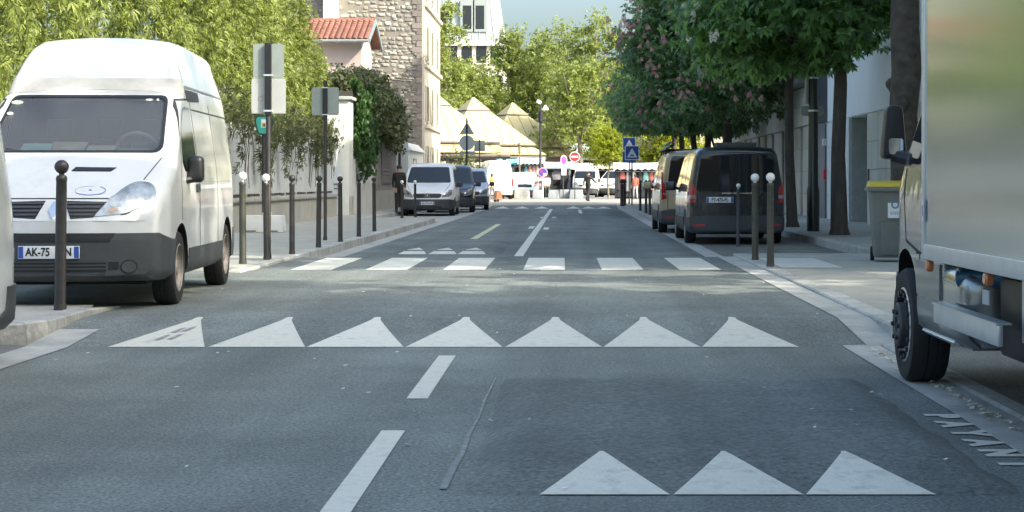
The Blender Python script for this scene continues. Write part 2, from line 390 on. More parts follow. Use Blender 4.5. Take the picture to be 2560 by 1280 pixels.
# white specks of litter and petals on the asphalt
q = MB(); rr = random.Random(3)
for i in range(150):
    d = rr.uniform(6.6, 26); x = rr.uniform(-3.9, 2.4); s_ = rr.uniform(0.008, 0.022); z = zroad(d)+EXTRA(x,d)+0.009
    a = rr.uniform(0, 6.3); ca, sa = math.cos(a)*s_, math.sin(a)*s_
    q.quad((x-ca,d-sa,z),(x+sa*0.6,d-ca*0.6,z),(x+ca,d+sa,z+0.006),(x-sa*0.6,d+ca*0.6,z+0.004))
for i in range(130):
    d = rr.uniform(6.8, 12.9); x = 2.19+rr.gauss(0, 0.025); s_ = rr.uniform(0.012, 0.03); z = 0.013
    a = rr.uniform(0, 6.3); ca, sa = math.cos(a)*s_, math.sin(a)*s_
    q.quad((x-ca,d-sa,z),(x+sa*0.6,d-ca*0.6,z),(x+ca,d+sa,z+0.012),(x-sa*0.6,d+ca*0.6,z+0.006))
tag(q.build('fallen_petals', mat('dry_petals', (0.62,0.58,0.46), 0.8, var=0.2, island=0.3)), 'dry pale petals and litter scattered over asphalt and along the gutter', 'petals', kind='stuff')

# ---------------- gutters, kerbs, pavements
def strip(name, m, x0, x1, y0, y1, dz=0.005, n=None):
    yy = sorted(set([y0, y1]+[a for a,_ in ZP if y0 < a < y1])); q = MB()
    for a, c in zip(yy, yy[1:]): q.quad((x0,a,zroad(a)+dz),(x1,a,zroad(a)+dz),(x1,c,zroad(c)+dz),(x0,c,zroad(c)+dz))
    return st(q.build(name, m))
strip('gutter', M_conc, -4.02, -3.70, -20, 14.0); strip('gutter', M_conc, -4.02, -3.68, 27.0, 86)
strip('gutter', M_conc, 2.02, 2.30, -20, 13.2); strip('gutter', M_conc, 2.20, 2.50, 13.2, 86)
KERB_ME = {}
def kerb_run(pts, ztop, zbot, w_=0.16, L=1.0, side=1, label=None):
    """a row of stones along the polyline pts (x,y); ztop(y) may be a function"""
    root = bpy.data.objects.new('kerb', None); C.objects.link(root); st(root)
    zt = ztop if callable(ztop) else (lambda y: ztop); zb = zbot if callable(zbot) else (lambda y: zbot)
    for (xa,ya),(xb,yb) in zip(pts, pts[1:]):
        dx, dy = xb-xa, yb-ya; D = math.hypot(dx, dy); n = max(1, round(D/L)); ux, uy = dx/D, dy/D; nx, ny = uy*side, -ux*side
        for i in range(n):
            s0, s1 = D*i/n+0.004, D*(i+1)/n-0.004
            j = random.uniform(-0.005, 0.005)
            c = []
            for s_ in (s0, s1):
                x, y = xa+ux*s_, ya+uy*s_; t = zt(y)+j
                c.append(((x, y, zb(y)-0.06), (x+0.012*nx, y+0.012*ny, t-0.012), (x+0.03*nx, y+0.03*ny, t), (x+w_*nx, y+w_*ny, t), (x+w_*nx, y+w_*ny, zb(y)-0.06)))
            q = MB(); k = 5; q.add(c[0]+c[1], [(0,1,6,5),(1,2,7,6),(2,3,8,7),(3,4,9,8),(0,4,3,2,1),(5,6,7,8,9)])
            q.build('kerb_stone', M_kerb, root)
    return root
SW = 0.145
# left
kerb_run([(-7.0,13.35),(-4.35,13.33),(-4.1,13.45),(-4.02,13.75),(-4.02,15.0)], lambda y: SW+0.01, 0.0, 0.2, side=-1)
kerb_run([(-4.02,15.0),(-4.02,16.0)], lambda y: SW+0.01-(y-15)*0.045, 0.0, 0.2, side=-1)
kerb_run([(-4.06,22.0),(-4.02,27.8),(-4.02,53.0),(-4.1,53.7),(-4.5,54.4),(-6.0,54.6)], lambda y: min(SW, 0.112+0.012*(y-22)) if y < 26 else SW, 0.0, 0.2, side=-1)
kerb_run([(-6.2,54.6),(-6.2,86)], SW, 0.0, 0.16, side=-1); kerb_run([(-6.2,-10),(-6.2,13.3)], SW, 0.0, 0.16, side=-1)
# right
kerb_run([(5.0,13.28),(2.7,13.27),(2.5,13.4),(2.46,13.7),(2.46,27.0),(2.5,27.3),(4.6,27.5)], lambda y: 0.128, 0.0, 0.2, side=1)
kerb_run([(2.30,-6),(2.30,13.2)], 0.022, 0.0, 0.14, side=1)
kerb_run([(4.75,-10),(4.75,13.2)], SW, 0.0, 0.16, side=1)
kerb_run([(4.75,27.6),(4.75,52.6)], SW, 0.0, 0.16, side=1)
kerb_run([(4.7,52.8),(2.7,53.0),(2.5,53.4),(2.5,86)], SW, 0.0, 0.18, side=1)
def slab(name, m, poly, z0, z1):
    q = MB(); q.prism(poly, z0, z1, 'z'); return st(q.build(name, m))
slab('pavement', M_pave, [(-14,13.5),(-4.3,13.5),(-4.18,13.8),(-4.18,15.6),(-14,15.6)], -0.05, SW)
slab('pavement', M_pave, [(-14,22.6),(-4.2,22.6),(-4.2,53.0),(-4.6,54.4),(-14,54.4)], -0.05, SW-0.004)
slab('pavement', M_pave, [(-14,54.4),(-6.34,54.4),(-6.34,90),(-14,90)], -0.05, SW-0.004)
slab('pavement', M_pave, [(-14,-20),(-6.34,-20),(-6.34,13.5),(-14,13.5)], -0.05, SW-0.004)
slab('parking_bay', M_bay, [(-6.2,-20),(-4.02,-20),(-4.02,13.33),(-6.2,13.33)], -0.05, 0.002)
slab('parking_bay', M_conc, [(-6.2,54.6),(-4.02,54.6),(-4.02,86.4),(-6.2,86.4)], -0.05, 0.002)
slab('pavement', M_pave, [(2.64,13.45),(14,13.45),(14,27.4),(2.64,27.4)], -0.05, 0.12)
slab('pavement', M_pave, [(4.9,-20),(14,-20),(14,13.45),(4.9,13.45)], -0.05, SW-0.004)
slab('pavement', M_pave, [(4.9,27.4),(14,27.4),(14,52.9),(4.9,52.9)], -0.05, SW-0.004)
slab('pavement', M_pave, [(2.66,52.9),(14,52.9),(14,88),(2.66,88)], -0.05, SW-0.004)
slab('parking_bay', M_bay, [(2.44,-20),(4.75,-20),(4.75,13.28),(2.44,13.28)], -0.05, 0.002)
slab('parking_bay', M_bay, [(2.5,27.5),(4.75,27.5),(4.75,52.8),(2.5,52.8)], -0.05, 0.002)
pad = MB(); pad.box(2.72, 3.5, 22.9, 25.6, 0.10, 0.126); pad.build('tactile_pad', mat('pale_tactile_slab', (0.55,0.55,0.52), 0.7, var=0.1, scale=6), bpy.data.objects['pavement.004'] if 'pavement.004' in bpy.data.objects else None)
# ================================================================ VEHICLES
def smooth_interp(pts, ys, k=0.06):
    px = [a for a,_ in pts]; pv = [b for _,b in pts]
    acc = np.zeros(len(ys)); ws = 0
    for o, wt in ((-1,.5),(-.5,.8),(0,1),(.5,.8),(1,.5)):
        acc += wt*np.interp(np.clip(np.asarray(ys)+o*k, 0, None), px, pv); ws += wt
    return acc/ws

class Body:
    """closed shell of a van; local axes: x across, y from the nose (0) to the tail (L), z up"""
    def __init__(s, L, width, top, tum, zb=0.26, r=None, bow=0.16, rbow=0.05, nose=(0.5,0.15), fine=1.0, crown=0.03):
        ys = []; y = 0.0
        while y < L-0.14:
            ys.append(y); y += (0.045 if y < 2.3 else 0.11)/fine
        ys += [L-0.12, L-0.06, L-0.025, L-0.006, L]
        ys = np.array(ys); zt = smooth_interp(top, ys, 0.05); hw = smooth_interp(width, ys, 0.07)
        zb_ = np.full(len(ys), zb)
        for i, y in enumerate(ys):
            e = L-y
            if e < 0.1:
                q = 1-math.sqrt(max(0, 1-((0.1-e)/0.1)**2)); hw[i] -= 0.07*q; zt[i] -= 0.06*q; zb_[i] += 0.04*q
            if y < 0.12:
                q = 1-math.sqrt(max(0, 1-((0.12-y)/0.12)**2)); hw[i] -= 0.05*q; zb_[i] += 0.05*q
        s.L = L; tz = [a for a,_ in tum]; tf = [b for _,b in tum]
        NS, NA, NT = 18, 6, 8
        W2 = max(hw); verts = []; s.rings = []
        for i, y in enumerate(ys):
            w_ = hw[i]; t = zt[i]; z0 = zb_[i]; rr = min(np.interp(y, [a for a,_ in r], [b for _,b in r]), (t-z0)*0.45)
            half = [(0.0, z0), (w_*0.5, z0), (w_*0.93, z0)]
            zs = np.linspace(z0+0.05, t-rr, NS)
            half += [(w_*np.interp(z, tz, tf), z) for z in zs]
            cx = half[-1][0]-rr; cz = t-rr
            # lean the shoulder with the tumblehome
            for a in range(1, NA+1):
                th = math.pi/2*a/NA; half.append((cx+rr*math.cos(th), cz+rr*math.sin(th)))
            ex = half[-1][0]
            for a in range(1, NT+1):
                x = ex*(1-a/NT); half.append((x, t+crown*(1-(x/ex)**2)*min(1, y/0.5)))
            ring = half+[(-x, z) for x, z in reversed(half[1:-1])]
            out = []
            for x, z in ring:
                fx = (x/W2)**2; wf = max(0, 1-y/1.1); wr = max(0, 1-(L-y)/0.6)
                yy = y+(bow*(0.55*fx+0.45*fx*fx))*wf*wf - (rbow*fx)*wr + max(0, z-nose[0])*nose[1]*wf**3
                out.append((x, yy, z))
            s.rings.append(out)
        n = len(s.rings[0]); bm = bmesh.new(); vv = [[bm.verts.new(p) for p in ring] for ring in s.rings]
        for i in range(len(vv)-1):
            for j in range(n):
                j2 = (j+1) % n; bm.faces.new((vv[i][j], vv[i][j2], vv[i+1][j2], vv[i+1][j]))
        for idx in (0, len(vv)-1):        # ladder caps
            ring = vv[idx]; h = (n+2)//2; rows = []
            for j in range(h):
                a = ring[j]; c = ring[(-j) % n]
                if a is c: rows.append([a]*7); continue
                row = [a]
                for k in range(1, 6):
                    t = k/6; p = a.co.lerp(c.co, t); fx = (p.x/W2)**2; fa = (a.co.x/W2)**2
                    if idx == 0: p.y += bow*((0.55*fx+0.45*fx*fx)-(0.55*fa+0.45*fa*fa))
                    else: p.y += rbow*(fa-fx)
                    row.append(bm.verts.new(p))
                row.append(c); rows.append(row)
            for r0, r1 in zip(rows, rows[1:]):
                for k in range(6):
                    q = [r0[k], r0[k+1], r1[k+1], r1[k]]; u = []
                    for v in q:
                        if v not in u: u.append(v)
                    if len(u) >= 3:
                        try: bm.faces.new(u)
                        except ValueError: pass
        bmesh.ops.remove_doubles(bm, verts=bm.verts, dist=0.0005)
        bmesh.ops.recalc_face_normals(bm, faces=bm.faces)
        bm.normal_update(); s.bm = bm
    AX = {'front': (0,2,Vector((0,-1,0))), 'rear': (0,2,Vector((0,1,0))), 'left': (1,2,Vector((-1,0,0))), 'right': (1,2,Vector((1,0,0))), 'top': (0,1,Vector((0,0,1)))}
    def _clip(s, bm, poly, axis, keep):
        a, b, d = s.AX[axis]; N = len(poly)
        area = sum(poly[i][0]*poly[(i+1)%N][1]-poly[(i+1)%N][0]*poly[i][1] for i in range(N))
        if area < 0: poly = poly[::-1]
        for i in range(N):
            p = poly[i]; q = poly[(i+1) % N]; ex, ey = q[0]-p[0], q[1]-p[1]
            if abs(ex)+abs(ey) < 1e-6: continue
            no = [0,0,0]; co = [0,0,0]; no[a] = ey; no[b] = -ex; co[a] = p[0]; co[b] = p[1]
            geom = bm.verts[:]+bm.edges[:]+bm.faces[:]
            bmesh.ops.bisect_plane(bm, geom=geom, plane_co=co, plane_no=no, clear_outer=True, dist=1e-5)
    def patch(s, name, m, parent, poly, axis, off=0.004, skirt=0.012, minface=0.12, smooth=60):
        a, b, d = s.AX[axis]
        x0 = min(p[0] for p in poly)-0.02; x1 = max(p[0] for p in poly)+0.02; z0 = min(p[1] for p in poly)-0.02; z1 = max(p[1] for p in poly)+0.02
        bm = bmesh.new(); mp = {}
        for f in s.bm.faces:
            if f.material_index or f.normal.dot(d) < minface: continue
            A = [v.co[a] for v in f.verts]; B = [v.co[b] for v in f.verts]
            if max(A) < x0 or min(A) > x1 or max(B) < z0 or min(B) > z1: continue
            vs = []
            for v in f.verts:
                if v.index not in mp: nv = bm.verts.new(v.co); nv.normal = v.normal; mp[v.index] = nv
                vs.append(mp[v.index])
            try: bm.faces.new(vs)
            except ValueError: pass
        s._clip(bm, poly, axis, True)
        bm.normal_update()
        nrm = {v: v.normal.copy() for v in bm.verts}
        for v in bm.verts: v.co += nrm[v]*off
        if skirt > 0:
            be = [e for e in bm.edges if len(e.link_faces) == 1]
            if be:
                ret = bmesh.ops.extrude_edge_only(bm, edges=be)
                nv = [g_ for g_ in ret['geom'] if isinstance(g_, bmesh.types.BMVert)]
                src = {tuple(round(c, 5) for c in v.co): nrm[v] for v in nrm}
                for v in nv: v.co -= src.get(tuple(round(c, 5) for c in v.co), d)*(off+skirt)
        bmesh.ops.recalc_face_normals(bm, faces=bm.faces)
        me = bpy.data.meshes.new(name); bm.to_mesh(me); bm.free()
        return mesh_obj(name, me, m, parent, smooth)
    def hole(s, poly, axis, minface=0.12):
        a, b, d = s.AX[axis]; N = len(poly); bm = s.bm
        area = sum(poly[i][0]*poly[(i+1)%N][1]-poly[(i+1)%N][0]*poly[i][1] for i in range(N))
        if area < 0: poly = poly[::-1]
        x0 = min(p[0] for p in poly)-0.05; x1 = max(p[0] for p in poly)+0.05; z0 = min(p[1] for p in poly)-0.05; z1 = max(p[1] for p in poly)+0.05
        def near():
            r_ = []
            for f in bm.faces:
                if f.normal.dot(d) < minface: continue
                c = f.calc_center_median()
                if x0-0.1 < c[a] < x1+0.1 and z0-0.1 < c[b] < z1+0.1: r_.append(f)
            return r_
        for i in range(N):
            p = poly[i]; q = poly[(i+1) % N]; ex, ey = q[0]-p[0], q[1]-p[1]
            if abs(ex)+abs(ey) < 1e-6: continue
            no = [0,0,0]; co = [0,0,0]; no[a] = ey; no[b] = -ex; co[a] = p[0]; co[b] = p[1]
            fs = near(); geom = list({e for f in fs for e in f.edges})+list({v for f in fs for v in f.verts})+fs
            bmesh.ops.bisect_plane(bm, geom=geom, plane_co=co, plane_no=no, dist=1e-5); bm.normal_update()
        def inside(u, v):
            return all((poly[(i+1)%N][0]-poly[i][0])*(v-poly[i][1])-(poly[(i+1)%N][1]-poly[i][1])*(u-poly[i][0]) > -1e-6 for i in range(N))
        kill = [f for f in near() if inside(f.calc_center_median()[a], f.calc_center_median()[b])]
        bmesh.ops.delete(bm, geom=kill, context='FACES')
    def arches(s, wheels, track, rad, zc):
        """wheel arches by boolean; returns nothing, edits the shell"""
        me = bpy.data.meshes.new('tmp'); s.bm.to_mesh(me); o = bpy.data.objects.new('tmp', me); C.objects.link(o); cut = []
        for y in wheels:
            for sg in (-1, 1):
                q = MB(); q.lathe([(rad,-0.19),(rad,0.25)], (sg*track, y, zc), 28, 'x'); c = q.build('cut'); cut.append(c)
                md = o.modifiers.new('b', 'BOOLEAN'); md.operation = 'DIFFERENCE'; md.solver = 'EXACT'; md.object = c
        dg = bpy.context.evaluated_depsgraph_get(); me2 = bpy.data.meshes.new_from_object(o.evaluated_get(dg))
        for c in cut: bpy.data.objects.remove(c)
        bpy.data.objects.remove(o); s.bm.free(); s.bm = bmesh.new(); s.bm.from_mesh(me2); s.bm.normal_update()
        for f in s.bm.faces:
            c = f.calc_center_median(); f.material_index = 0
            for y in wheels:
                if abs(math.hypot(c.y-y, c.z-zc)) < rad*1.004 and abs(c.x) < track+0.02 and abs(c.x) > track-0.25 and (abs(abs(c.x)-(track-0.19)) < 0.01 or abs(math.hypot(c.y-y, c.z-zc)-rad) < 0.02): f.material_index = 1
        s.bm.verts.index_update(); s.bm.verts.ensure_lookup_table()
    def shell(s, m, parent, name='body'):
        me = bpy.data.meshes.new(name); s.bm.to_mesh(me); return mesh_obj(name, me, [m, M_arch], parent, 32)

def wheel_mesh(R_, wd, holes=10, rimm=None, rimr=0.62, hub=None, parent=None, loc=(0,0,0), side=1, n=32):
    q = MB(); h = wd/2
    q.lathe([(R_*0.60,-h*0.85),(R_*0.80,-h),(R_*0.95,-h*0.95),(R_,-h*0.72),(R_*1.002,-h*0.4),(R_*0.985,-h*0.36),(R_*0.985,-h*0.30),(R_*1.003,-h*0.26),(R_*1.003,h*0.05),(R_*0.985,h*0.09),(R_*0.985,h*0.15),(R_*1.002,h*0.2),(R_,h*0.72),(R_*0.95,h*0.95),(R_*0.80,h),(R_*0.60,h*0.85)], (0,0,0), n, 'x', cap=False)
    q.lathe([(R_*0.6,-h*0.8),(0.01,-h*0.8)], (0,0,0), n, 'x', cap=False)
    w_ = q.build('wheel', M_rub, parent, smooth=35); w_.location = loc
    q = MB(); k = side
    q.lathe([(R_*0.66,k*h*0.93),(R_*0.62,k*h*0.97),(R_*0.60,k*h*0.70),(R_*0.52,k*h*0.45),(R_*0.40,k*h*0.62),(R_*0.22,k*h*0.70),(R_*0.2,k*h*0.82),(R_*0.02,k*h*0.86)], (0,0,0), n, 'x', cap=False)
    rim = q.build('rim', rimm or M_steel, w_, smooth=35)
    if holes:
        q = MB()
        for i in range(holes):
            a = 2*math.pi*i/holes; q.lathe([(R_*0.055,k*h*0.40),(R_*0.055,k*h*0.56)], (0, R_*0.47*math.cos(a), R_*0.47*math.sin(a)), 8, 'x')
        q.build('rim_slots', M_black, w_)
    return w_

def plate(parent, loc, rz, txt, back=False, tilt=0.0, w_=0.52, size=0.098, rightblue=True):
    p = bpy.data.objects.new('licence_plate', None)
    q = MB(); q.box(-w_/2, w_/2, -0.008, 0.008, -0.055, 0.055); o = q.build('licence_plate', M_plate, parent, bevel=0.004); o.location = loc; o.rotation_euler = (tilt, 0, rz)
    for x0, x1 in ((-w_/2+0.004, -w_/2+0.045), (w_/2-0.045, w_/2-0.004)):
        q = MB(); q.box(x0, x1, -0.0105, -0.007, -0.05, 0.05); q.build('blue_band', M_plateblue, o)
    text_obj(txt, size, M_ink, o, (0, -0.0105, 0.0), (R(90), 0, 0), 'lettering', sx=0.80, bold=0.0025)
    return o

def seam(body, root, pts, axis, wd=0.012, m=None, name='panel_gap'):
    for (xa, za), (xb, zb) in zip(pts, pts[1:]):
        dx, dz = xb-xa, zb-za; D = math.hypot(dx, dz); nx, nz = -dz/D*wd*0.65, dx/D*wd*0.65
        body.patch(name, m or M_seam, root, [(xa-nx,za-nz),(xb-nx,zb-nz),(xb+nx,zb+nz),(xa+nx,za+nz)], axis, 0.0015, 0.003)

def mirror_x(poly): return [(-x, z) for x, z in reversed(poly)]

# ---------------------------------------------------------------- the high-roof panel van by the bollard
def trafic(name, label, loc, rz, detailed=True, highroof=True, paint=M_white, platetxt=None, group=None, fine=1.0, glass=None):
    root = thing(name, label, 'van', loc, rz, group)
    top = [(0,0.74),(0.03,0.86),(0.10,0.97),(0.35,1.12),(0.72,1.31),(0.82,1.36),(1.62,1.95),(1.78,1.985)]
    if highroof: top += [(1.80,2.02),(1.98,2.30),(2.10,2.44),(2.35,2.52),(3.2,2.54),(4.6,2.51),(4.78,2.46)]
    else: top += [(2.2,2.0),(4.6,1.97),(4.78,1.93)]
    tum = [(0,0.97),(0.4,1.0),(0.95,1.0),(1.25,0.985),(1.95,0.88),(2.02,0.865),(2.5,0.685)]
    b = Body(4.78, [(0,0.86),(0.35,0.93),(1.0,0.952),(4.6,0.945),(4.78,0.92)], top, tum, 0.27,
             [(0,0.05),(0.1,0.10),(0.7,0.16),(0.9,0.14),(1.7,0.10),(1.9,0.14),(2.4,0.13),(4.78,0.13)], bow=0.30, nose=(0.62,0.12), fine=fine, crown=0.035)
    b.arches((0.97, 4.07), 0.86, 0.385, 0.36)
    wsp = roundpoly([(-0.80,1.385),(0.80,1.385),(0.725,1.945),(-0.725,1.945)], [0.10,0.10,0.07,0.07])
    inner = roundpoly([(-0.765,1.41),(0.765,1.41),(0.695,1.92),(-0.695,1.92)], [0.09,0.09,0.06,0.06])
    win = roundpoly([(1.15,1.30),(1.30,1.62),(1.62,1.84),(2.00,1.84),(2.00,1.22),(1.24,1.22)], [0.04,0.08,0.08,0.06,0.05,0.04])
    if detailed:
        frame = b.patch('windscreen_surround', M_black, root, wsp, 'front', 0.003, 0.006)
        b.hole(inner, 'front')
        # open the surround too
        fb = bmesh.new(); fb.from_mesh(frame.data); sv = b.bm; b.bm = fb; fb.normal_update(); b.hole(inner, 'front'); fb.to_mesh(frame.data); fb.free(); b.bm = sv
        for f in frame.data.polygons: f.use_smooth = True
    # panels are taken from the uncut shell below, so keep a copy
    if detailed:
        pass
    def both(fn):
        for s_ in ('right', 'left'): fn(s_)
    # side windows, doors
    def side(sd):
        w_ = b.patch('side_window', M_glass_dark, root, win, sd, 0.004, 0.006)
        seam(b, root, [(1.02,0.77),(1.02,1.15),(1.22,1.58),(1.55,1.90),(2.08,1.93)], sd, 0.014)
        seam(b, root, [(2.10,0.42),(2.10,1.93)], sd, 0.016); seam(b, root, [(1.1,0.42),(2.10,0.42)], sd, 0.012)
        seam(b, root, [(3.35,0.42),(3.35,1.92)], sd, 0.014)
        b.patch('side_moulding', M_dark_pl, root, [(1.37,0.28),(3.66,0.28),(3.66,0.50),(1.37,0.50)], sd, 0.010, 0.012)
        b.patch('side_moulding', M_dark_pl, root, [(4.47,0.28),(4.74,0.28),(4.74,0.62),(4.47,0.62)], sd, 0.010, 0.012)
        b.patch('door_handle', M_dark_pl, root, roundpoly([(1.86,1.02),(2.05,1.02),(2.05,1.10),(1.86,1.10)], 0.02, 2), sd, 0.018, 0.012)
        if highroof:
            b.patch('roof_joint', mat('roof_joint', (0.16,0.17,0.17), 0.6), root, [(1.9,2.035),(4.72,2.035),(4.72,2.06),(1.9,2.06)], sd, 0.004, 0.004)
            b.patch('roof_vent', M_dark_pl, root, roundpoly([(1.98,1.90),(2.75,1.93),(2.75,2.02),(1.94,2.02)], 0.02, 2), sd, 0.006, 0.006)
        seam(b, root, [(2.16,1.83),(4.6,1.83)], sd, 0.012); seam(b, root, [(2.16,1.14),(3.3,1.14)], sd, 0.008, mat('crease_shade', (0.45,0.46,0.46), 0.4)); seam(b, root, [(3.4,1.14),(4.6,1.14)], sd, 0.008, MATS['crease_shade'])  # side creases drawn as darker strips, their shade put into the colour
    both(side)
    # front
    if not detailed: b.patch('windscreen', glass or M_glass_dark, root, wsp, 'front', 0.005, 0.006)
    bump = [(-0.95,0.255),(0.95,0.255),(0.95,0.60),(0.86,0.675),(-0.86,0.675),(-0.95,0.60)]
    b.patch('bumper', M_dark_pl, root, bump, 'front', 0.016, 0.02, minface=0.0)
    for sd in ('right', 'left'): b.patch('bumper_corner', M_dark_pl, root, [(0.05,0.262),(0.55,0.262),(0.60,0.42),(0.55,0.60),(0.05,0.672)], sd, 0.0155, 0.018, minface=0.35)
    hl = roundpoly([(0.34,0.815),(0.60,0.845),(0.80,0.93),(0.835,1.03),(0.77,1.115),(0.62,1.125),(0.50,1.02)], [0.03,0.05,0.08,0.08,0.06,0.08,0.08])
    for poly in (hl, mirror_x(hl)):
        h = b.patch('headlight', M_lamp, root, poly, 'front', 0.008, 0.012, minface=0.02)
        sg = 1 if poly is hl else -1
        if detailed:
            b.patch('indicator', mat('dull_amber', (0.40,0.24,0.15), 0.2, coat=0.6), h, [(sg*x, z) for x, z in [(0.44,0.85),(0.54,0.865),(0.53,0.89),(0.47,0.885)]], 'front', 0.010, 0.002)
            for cx, cz, rr in ((0.50,0.95,0.055),(0.66,0.96,0.075)):
                b.patch('reflector', mat('lamp_bowl', (0.42,0.45,0.46), 0.25, 0.5, var=0.3, scale=25), h, ellipse(sg*cx, cz, rr, rr*0.95, 14), 'front', 0.011, 0.002)
            b.patch('lamp_rim', M_dark_pl, h, [(sg*x, z) for x, z in [(0.345,0.812),(0.60,0.838),(0.80,0.922),(0.795,0.932),(0.60,0.850),(0.345,0.824)]], 'front', 0.0105, 0.002)
    gr = [(0.125,0.795),(0.43,0.815),(0.47,0.935),(0.055,0.955)]
    gq = [(0.10,0.80),(0.36,0.815),(0.50,0.955),(0.06,0.965)]
    for sg in (1, -1):
        pl = [(sg*x, z) for x, z in [(0.15,0.80),(0.34,0.812),(0.475,0.945),(0.08,0.955)]]
        g_ = b.patch('grille', M_black, root, pl, 'front', 0.004, 0.006)
        for k in range(4):
            z = 0.825+k*0.033; xo = 0.33+0.09*k/3; xi = 0.145-0.055*k/3
            b.patch('grille_bar', M_dark_pl, g_, [(sg*x, zz) for x, zz in [(xi,z),(xo,z),(xo,z+0.016),(xi,z+0.016)]], 'front', 0.012, 0.006)
    # diamond badge on the nose
    b.patch('badge', M_chrome, root, [(0,0.79),(0.045,0.87),(0,0.955),(-0.045,0.87)], 'front', 0.014, 0.012)
    lip = [(-0.56,0.635),(0.50,0.635),(0.56,0.672),(-0.56,0.672)]
    b.patch('upper_intake', M_black, root, [(-0.55,0.60),(0.48,0.60),(0.53,0.676),(-0.55,0.676)], 'front', 0.020, 0.008)
    li = b.patch('lower_intake', M_black, root, [(-0.45,0.345),(0.45,0.345),(0.45,0.44),(-0.45,0.44)], 'front', 0.019, 0.008)
    for z in (0.365,0.395,0.425): b.patch('intake_bar', M_dark_pl, li, [(-0.45,z),(0.45,z),(0.45,z+0.012),(-0.45,z+0.012)], 'front', 0.024, 0.006)
    for sg in (1,-1):
        b.patch('fog_lamp_cover', M_black, root, ellipse(sg*0.63, 0.385, 0.07, 0.062, 18), 'front', 0.020, 0.008)
        b.patch('fog_lamp_cover', M_dark_pl, root, ellipse(sg*0.63, 0.385, 0.058, 0.051, 18), 'front', 0.024, 0.006)
        b.patch('intake_slot', M_black, root, [(sg*x, z) for x, z in [(0.47,0.36),(0.55,0.365),(0.55,0.43),(0.47,0.43)]], 'front', 0.019, 0.006)
    if detailed:
        b.patch('bonnet_vent', M_black, root, [(0.06,1.215),(0.40,1.212),(0.44,1.245),(0.085,1.25)], 'front', 0.006, 0.008)
        for sg in (1,-1): seam(b, root, [(sg*0.80,1.34),(sg*0.70,1.14)], 'front', 0.008)
        seam(b, root, [(-0.60,0.975),(0.60,0.975)], 'front', 0.008)
        # blue ring emblem printed on the bonnet
        blue = mat('blue_print', (0.10,0.16,0.38), 0.4)
        for i in range(26):
            if 3 < i % 26 < 6: continue
            a0, a1 = 2*math.pi*i/26, 2*math.pi*(i+1)/26; th = 0.003+0.005*(math.cos(a0) > 0.5)+0.004*(math.sin(a0) < -0.4)
            b.patch('printed_ring', blue, root, [(0.275+(0.125+th)*math.cos(a),1.045+(0.036+th)*math.sin(a)) for a in (a0,a1)]+[(0.275+0.125*math.cos(a),1.045+0.036*math.sin(a)) for a in (a1,a0)], 'front', 0.002, 0.0)
        b.patch('printed_dot', blue, root, ellipse(0.275, 1.048, 0.014, 0.007, 10), 'front', 0.002, 0.0)
        b.patch('roof_band', mat('grubby_cream', (0.46,0.45,0.41), 0.55, var=0.15, scale=5, dirt=(0.32,0.31,0.28), dscale=4, damt=0.6), root, [(-0.86,1.965),(0.86,1.965),(0.835,2.12),(-0.835,2.12)], 'front', 0.004, 0.004, minface=0.25)
        for sg in (1,-1): seam(b, root, [(sg*0.70,2.12),(sg*0.585,2.46)], 'front', 0.010, mat('rib', (0.5,0.5,0.5), 0.4))
    sh = b.shell(paint, root)
    if detailed:
        wg = None
        # curved glass just inside the surround
        bb = b
        V = []; F = []; nx, nz = 14, 10
        from mathutils.bvhtree import BVHTree
        full = Body(4.78, [(0,0.86),(0.35,0.93),(1.0,0.952),(4.6,0.945),(4.78,0.92)], top, tum, 0.27, [(0,0.05),(0.1,0.10),(0.7,0.16),(0.9,0.14),(1.7,0.10),(1.9,0.14),(2.4,0.13),(4.78,0.13)], bow=0.30, nose=(0.62,0.12), crown=0.035)
        full.bm.verts.index_update(); full.bm.verts.ensure_lookup_table()
        full.patch('windscreen', M_glass, root, inner, 'front', -0.004, 0.0)
        full.bm.free()
        dash = mat('dashboard', (0.16,0.18,0.19), 0.7, var=0.1)
        q = MB(); q.prism([(1.0,1.05),(1.75,1.05),(1.75,1.36),(1.62,1.40),(1.02,1.36)], -0.80, 0.80, 'x'); q.build('dashboard', dash, root, bevel=0.03)
        q = MB(); q.box(-0.84,0.84,2.42,2.45,0.4,1.93); q.build('bulkhead', mat('bulkhead', (0.10,0.12,0.13), 0.8), root)
        for x in (-0.45, 0.05, 0.48):
            q = MB(); q.prism([(2.02,0.9),(2.25,0.9),(2.36,1.5),(2.24,1.52)], x-0.21, x+0.21, 'x'); q.prism([(2.24,1.55),(2.34,1.55),(2.36,1.74),(2.27,1.74)], x-0.12, x+0.12, 'x'); q.build('seat', mat('seat_cloth', (0.05,0.055,0.06), 0.9), root, bevel=0.03)
        q = MB(); c = Vector((0.42,1.72,1.42)); u = Vector((1,0,0)); v = Vector((0,-0.55,0.83)).normalized()
        q.tube([c+u*math.cos(t)*0.2+v*math.sin(t)*0.2 for t in [2*math.pi*i/24 for i in range(25)]], 0.018, 8, False)
        q.tube([c-u*0.19, c+u*0.19], 0.022, 6); q.build('steering_wheel', mat('steering_grey', (0.22,0.24,0.24), 0.6), root, smooth=40)
        for (x0,x1,z0,z1,cc,yy) in ((-0.60,-0.32,1.402,1.46,(0.30,0.55,0.48),1.22),(-0.34,-0.02,1.41,1.475,(0.42,0.34,0.26),1.30),(0.0,0.26,1.405,1.44,(0.42,0.58,0.55),1.24)):
            q = MB(); q.prism([(yy,z0-0.03),(yy+0.26,z1+0.02),(yy+0.255,z1+0.025),(yy-0.005,z0-0.025)], x0, x1, 'x'); q.build('paper', mat('paper%d' % int(cc[0]*100), cc, 0.8), root)
        q = MB()                                            # wipers
